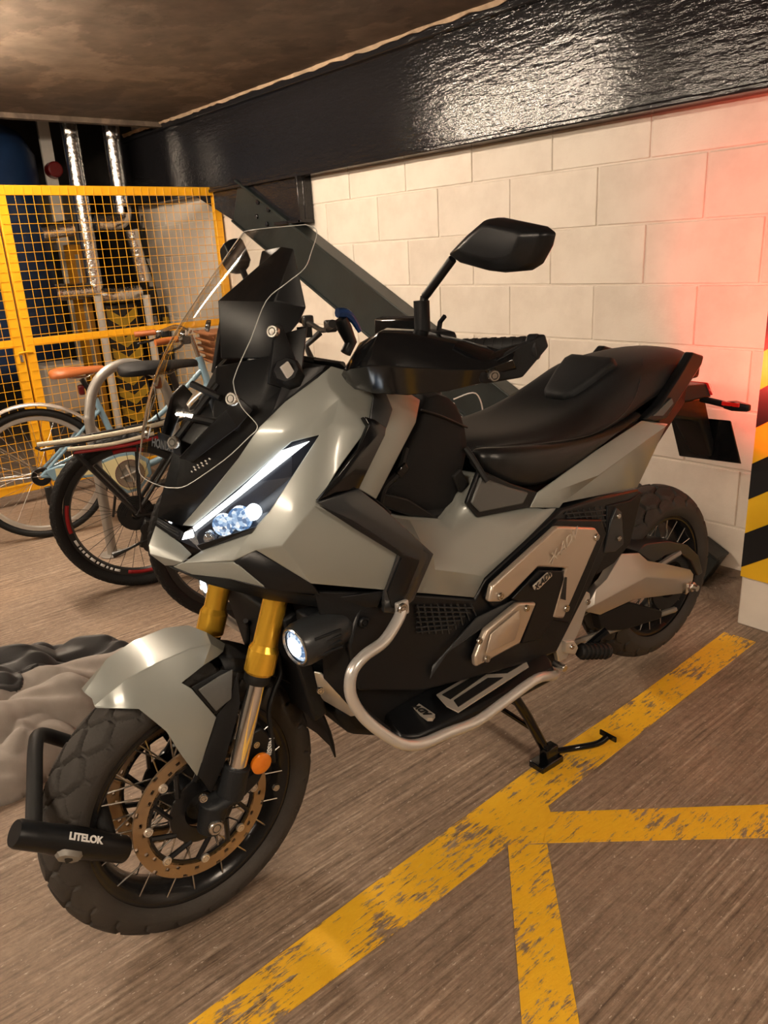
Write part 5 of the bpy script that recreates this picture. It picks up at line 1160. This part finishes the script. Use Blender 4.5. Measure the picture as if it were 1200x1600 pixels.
for s in (1, -1):
    MB().tube([V3(.625, s*.303, .985), V3(.74, s*.278, .99)], .0165, 12).build('grip', 'leather_tan', b1)
    lv = MB().tube([V3(.78, s*.26, .985), V3(.74, s*.30, .95), V3(.64, s*.33, .93)], .006, 8, smooth=3).build('brake_lever', 'bike_black', b1)
    MB().box(V3(.785, s*.26, .98), (.05, .04, .04)).build('lever_clamp', 'bike_black', lv, bevel=.008)
MB().lathe([(.001, .03), (.018, .026), (.024, .012), (.024, 0), (.001, 0)], (.78, -.25, 1.003), (0, 0, 1), 20, False).build('bell', 'chrome', b1)
bk_ = MB().loft([[Vector((.97+a, b_, .82)) for a, b_ in ((0, -.13), (.20, -.13), (.20, .13), (0, .13))], [Vector((.95+a, b_, .99)) for a, b_ in ((0, -.17), (.26, -.17), (.26, .17), (0, .17))]]).build('basket', 'wicker', b1, bevel=.012)
for k in range(5): MB().tube([Vector((.956+a-.004*k, b_, .835+.037*k)) for a, b_ in ((-.008, -.138-.008*k), (.215+.012*k, -.138-.008*k), (.215+.012*k, .138+.008*k), (-.008, .138+.008*k))], .007, 6, closed=True).build('weave', 'wicker', bk_)
MB().tube([V3(.38, .06, .25), V3(.33, .12, .01)], .008, 8).build('kickstand', 'bike_black', b1)

# --- black mountain bike with rack
b2 = empty('bicycle', (-3.14, -1.60, 0), math.radians(70), 'black mountain bike with knobbly tyres, red rim marks and a rear rack', 'bicycle')
w1 = bike_wheel('rear_wheel', b2, 0, .345, .052, 'rubber_blk', 'bike_black', 'bike_black', True, .014, 'bike_black')
w2 = bike_wheel('front_wheel', b2, 1.07, .345, .052, 'rubber_blk', 'bike_black', 'bike_black', True, .014, 'bike_black')
Rr = .345-.052*1.25
for a0 in (165, 255, 75, 345):
    P = arc(0, 0, Rr+.004, a0, a0+26, 8, -.0148); Q = arc(0, 0, Rr-.012, a0, a0+26, 8, -.0142)
    MB().add(P+Q, [(i, i+1, i+10, i+9) for i in range(8)]).build('rim_mark', 'bike_red', w1, solid=.0006, out=(0, -1, 0))
a_ = 198.0
for ln in (6, 2.5, 2.5, 4, 5, 2.2, 4, 2, 2.4, 5):              # white marks of the worn rim lettering
    P = arc(0, 0, Rr+.001, a_, a_+ln, 3, -.0152); Q = arc(0, 0, Rr-.010, a_, a_+ln, 3, -.0146); a_ += ln+1.6
    MB().add(P+Q, [(i, i+1, i+5, i+4) for i in range(3)]).build('rim_letter', 'white_print', w1, solid=.0006, out=(0, -1, 0))
bb = V3(.42, 0, .30); st_t = V3(.26, 0, .78); hd_t = V3(.84, 0, .92); hd_b = V3(.88, 0, .78); ra = V3(0, 0, .345)
for nm, a, c_, r in (('seat_tube', st_t, bb, .016), ('down_tube', hd_b, bb, .022), ('top_tube', hd_t+V3(0, 0, -.04), st_t+V3(.01, 0, -.05), .017), ('head_tube', hd_t, hd_b, .022)): MB().cyl(a, c_, r, n=14).build(nm, 'bike_black', b2)
for s in (1, -1):
    tubes(b2, 'chain_stay', [(bb+V3(0, s*.035, 0), ra+V3(0, s*.065, 0), .011)], 'bike_black'); tubes(b2, 'seat_stay', [(st_t+V3(.02, s*.02, -.08), ra+V3(0, s*.065, 0), .009)], 'bike_black')
    tubes(b2, 'fork_leg', [(hd_b+V3(.01, s*.055, 0), V3(1.07, s*.06, .345), .016)], 'bike_black')
    # rack struts
    MB().tube([V3(.0, s*.07, .36), V3(-.20, s*.075, .655)], .011, 8).build('rack_strut', 'bike_black', b2); MB().tube([V3(.02, s*.075, .36), V3(.05, s*.075, .675)], .005, 6).build('rack_strut', 'bike_black', b2)
rk = MB().tube([V3(-.32, -.055, .672), V3(.20, -.06, .715), V3(.25, 0, .72), V3(.20, .06, .715), V3(-.32, .055, .672), V3(-.34, 0, .672)], .006, 8, closed=True).build('rack', 'bike_black', b2)
for k in range(4): MB().cyl((-.25+.13*k, -.058, .678+.0107*k), (-.25+.13*k, .058, .678+.0107*k), .004, n=6).build('rack_bar', 'bike_black', rk)
MB().tube([V3(-.33, -.03, .69), V3(-.10, -.072, .702), V3(.14, -.070, .722), V3(.22, -.03, .74)], .010, 10, smooth=5).build('bungee', 'rope_cream', rk)
MB().tube([V3(-.22, -.085, .668), V3(-.05, -.088, .668), V3(.12, -.085, .690)], .008, 8, smooth=5).build('bungee', 'rope_cream', rk)
MB().tube([V3(-.20, -.080, .650), V3(.0, -.085, .655), V3(.16, -.080, .675)], .007, 8, smooth=5).build('bungee', 'bike_red', rk)
MB().cyl(st_t, st_t+V3(-.03, 0, .14), .0145, n=12).build('seat_post', 'bike_black', b2)
sd = saddle(b2, st_t+V3(-.075, 0, .185), 'bag_cloth', .34, .24)
MB().box(st_t+V3(-.09, 0, .105), (.03, .04, .05)).build('rear_light', 'red_plastic', b2, bevel=.008)
MB().tube([st_t+V3(-.14, -.02, .17), st_t+V3(-.12, -.05, .02), st_t+V3(-.10, -.03, -.10)], .004, 6, smooth=4).build('loose_strap', 'rubber_blk', b2)
drivetrain(b2, .42, .30, .085, 'bike_black', -.05)
for k in range(7): MB().lathe([(.078-.006*k, -.030-.006*k), (.078-.006*k, -.034-.006*k), (.02, -.033-.006*k), (.02, -.030-.006*k)], (0, 0, .345), (0, 1, 0), 22).build('sprocket', 'bike_black', w1).location = (0, 0, -.345)
dr = MB().box((.045, -.085, .262), (.075, .04, .13), Matrix.Rotation(.3, 3, 'Y')).build('derailleur', 'bike_black', b2, bevel=.008)
for z in (.285, .215): MB().lathe([(.030, -.108), (.030, -.096), (.006, -.096), (.006, -.108)], (.035, 0, z), (0, 1, 0), 16).build('jockey_wheel', 'bike_black', dr)
MB().tube([V3(.02, -.10, .24), V3(-.06, -.11, .215), V3(-.12, -.112, .20)], [.006, .007, .014], 8).build('kickstand', 'bike_black', b2)
MB().tube([hd_t, hd_t+V3(-.02, 0, .06), hd_t+V3(.05, 0, .11)], .014, 10).build('stem', 'bike_black', b2)
MB().tube([hd_t+V3(.01, -.32, .17), hd_t+V3(.05, -.12, .135), hd_t+V3(.055, 0, .12), hd_t+V3(.05, .12, .135), hd_t+V3(.01, .32, .17)], .012, 10, smooth=4).build('handlebar', 'bike_black', b2)
for s in (1, -1):
    MB().tube([hd_t+V3(.01, s*.33, .172), hd_t+V3(.03, s*.21, .152)], .0165, 12).build('grip', 'rubber_blk', b2)
    MB().box(hd_t+V3(.045, s*.18, .15), (.05, .04, .05)).build('shifter', 'bike_black', b2, bevel=.008)
    MB().tube([hd_t+V3(.06, s*.17, .14), hd_t+V3(.08, s*.24, .13), hd_t+V3(.07, s*.31, .13)], .005, 6, smooth=3).build('brake_lever', 'steel', b2)

# --- third bicycle, half hidden by the scooter
b3 = empty('bicycle', (-2.50, -1.455, 0), math.radians(72), 'dark bicycle whose rear wheel shows under the scooter nose', 'bicycle')
w1 = bike_wheel('rear_wheel', b3, 0, .345, .046, 'rubber_blk', 'bike_black', 'bike_black', True, .013)
w2 = bike_wheel('front_wheel', b3, 1.06, .345, .046, 'rubber_blk', 'bike_black', 'bike_black', True, .013)
bb = V3(.42, 0, .30); st_t = V3(.27, 0, .70); hd_t = V3(.84, 0, .84); hd_b = V3(.88, 0, .72); ra = V3(0, 0, .345)
for nm, a, c_, r in (('seat_tube', st_t, bb, .016), ('down_tube', hd_b, bb, .02), ('top_tube', hd_t+V3(0, 0, -.04), st_t+V3(.01, 0, -.05), .016), ('head_tube', hd_t, hd_b, .021)): MB().cyl(a, c_, r, n=14).build(nm, 'bike_black', b3)
for s in (1, -1):
    tubes(b3, 'chain_stay', [(bb+V3(0, s*.035, 0), ra+V3(0, s*.06, 0), .010)], 'bike_black'); tubes(b3, 'seat_stay', [(st_t+V3(.02, s*.02, -.06), ra+V3(0, s*.06, 0), .009)], 'bike_black')
    tubes(b3, 'fork_leg', [(hd_b+V3(.01, s*.055, .04), V3(1.06, s*.06, .345), .016)], 'white_print')
MB().tube([V3(.90, -.06, .78), V3(.98, -.10, .80), V3(1.02, -.08, .70), V3(.96, -.06, .66)], .003, 6, smooth=6).build('brake_cable', 'white_print', b3)
MB().cyl(st_t, st_t+V3(-.03, 0, .06), .0145, n=12).build('seat_post', 'bike_black', b3); saddle(b3, st_t+V3(-.045, 0, .10), 'bag_cloth', .27, .15)
drivetrain(b3, .42, .30, .08)
MB().tube([hd_t, hd_t+V3(-.01, 0, .04), hd_t+V3(.04, 0, .07)], .014, 10).build('stem', 'bike_black', b3)
MB().tube([hd_t+V3(.01, -.25, .10), hd_t+V3(.045, 0, .07), hd_t+V3(.01, .25, .10)], .012, 10, smooth=4).build('handlebar', 'bike_black', b3)
for s in (1, -1): MB().tube([hd_t+V3(.01, s*.26, .10), hd_t+V3(.02, s*.15, .09)], .0165, 12).build('grip', 'rubber_blk', b3)

# --- steel hoop stand between the bicycles
hs = empty('bike_stand', (-3.62, -1.355, 0), 0, 'grey galvanised steel hoop stand between the two nearer bicycles', 'bike stand')
P = [V3(0, y, z) for y, z in ((-.21, 0), (-.21, .62), (-.205, .70), (-.17, .81), (-.10, .885), (0, .915), (.10, .885), (.17, .81), (.205, .70), (.21, .62), (.21, 0))]
MB().tube(P, .024, 14, smooth=4).build('hoop', 'stand_steel', hs, smooth=60)
for s in (1, -1): MB().cyl((0, s*.21, 0), (0, s*.21, .008), .06, n=20).build('foot_plate', 'stand_steel', hs, bevel=.002)

# parts that look different from the rest of the scooter
PART_LABELS = {'crash_bar': 'silver tubular crash bar', 'fork_leg': 'gold anodised fork leg', 'windscreen': 'tall clear acrylic windscreen', 'seat': 'black stepped dual seat', 'side_cover': 'champagne metal side cover',
    'fog_lamp': 'round lit fog lamp', 'headlight': 'angular headlight with white light blade', 'swingarm': 'silver swingarm', 'tail_lamp': 'red tail lamp', 'reflector': 'round amber reflector', 'front_mudguard': 'grey front mudguard',
    'number_plate': 'black back of the number plate', 'hand_guard': 'gloss black hand guard', 'peg_hanger': 'silver footpeg hanger', 'phone_mount': 'black phone mount with blue lever', 'centre_stand': 'black centre stand'}
for o in SC.children_recursive:
    k = o.name.split('.')[0]
    if k in PART_LABELS: o['label'] = PART_LABELS[k]
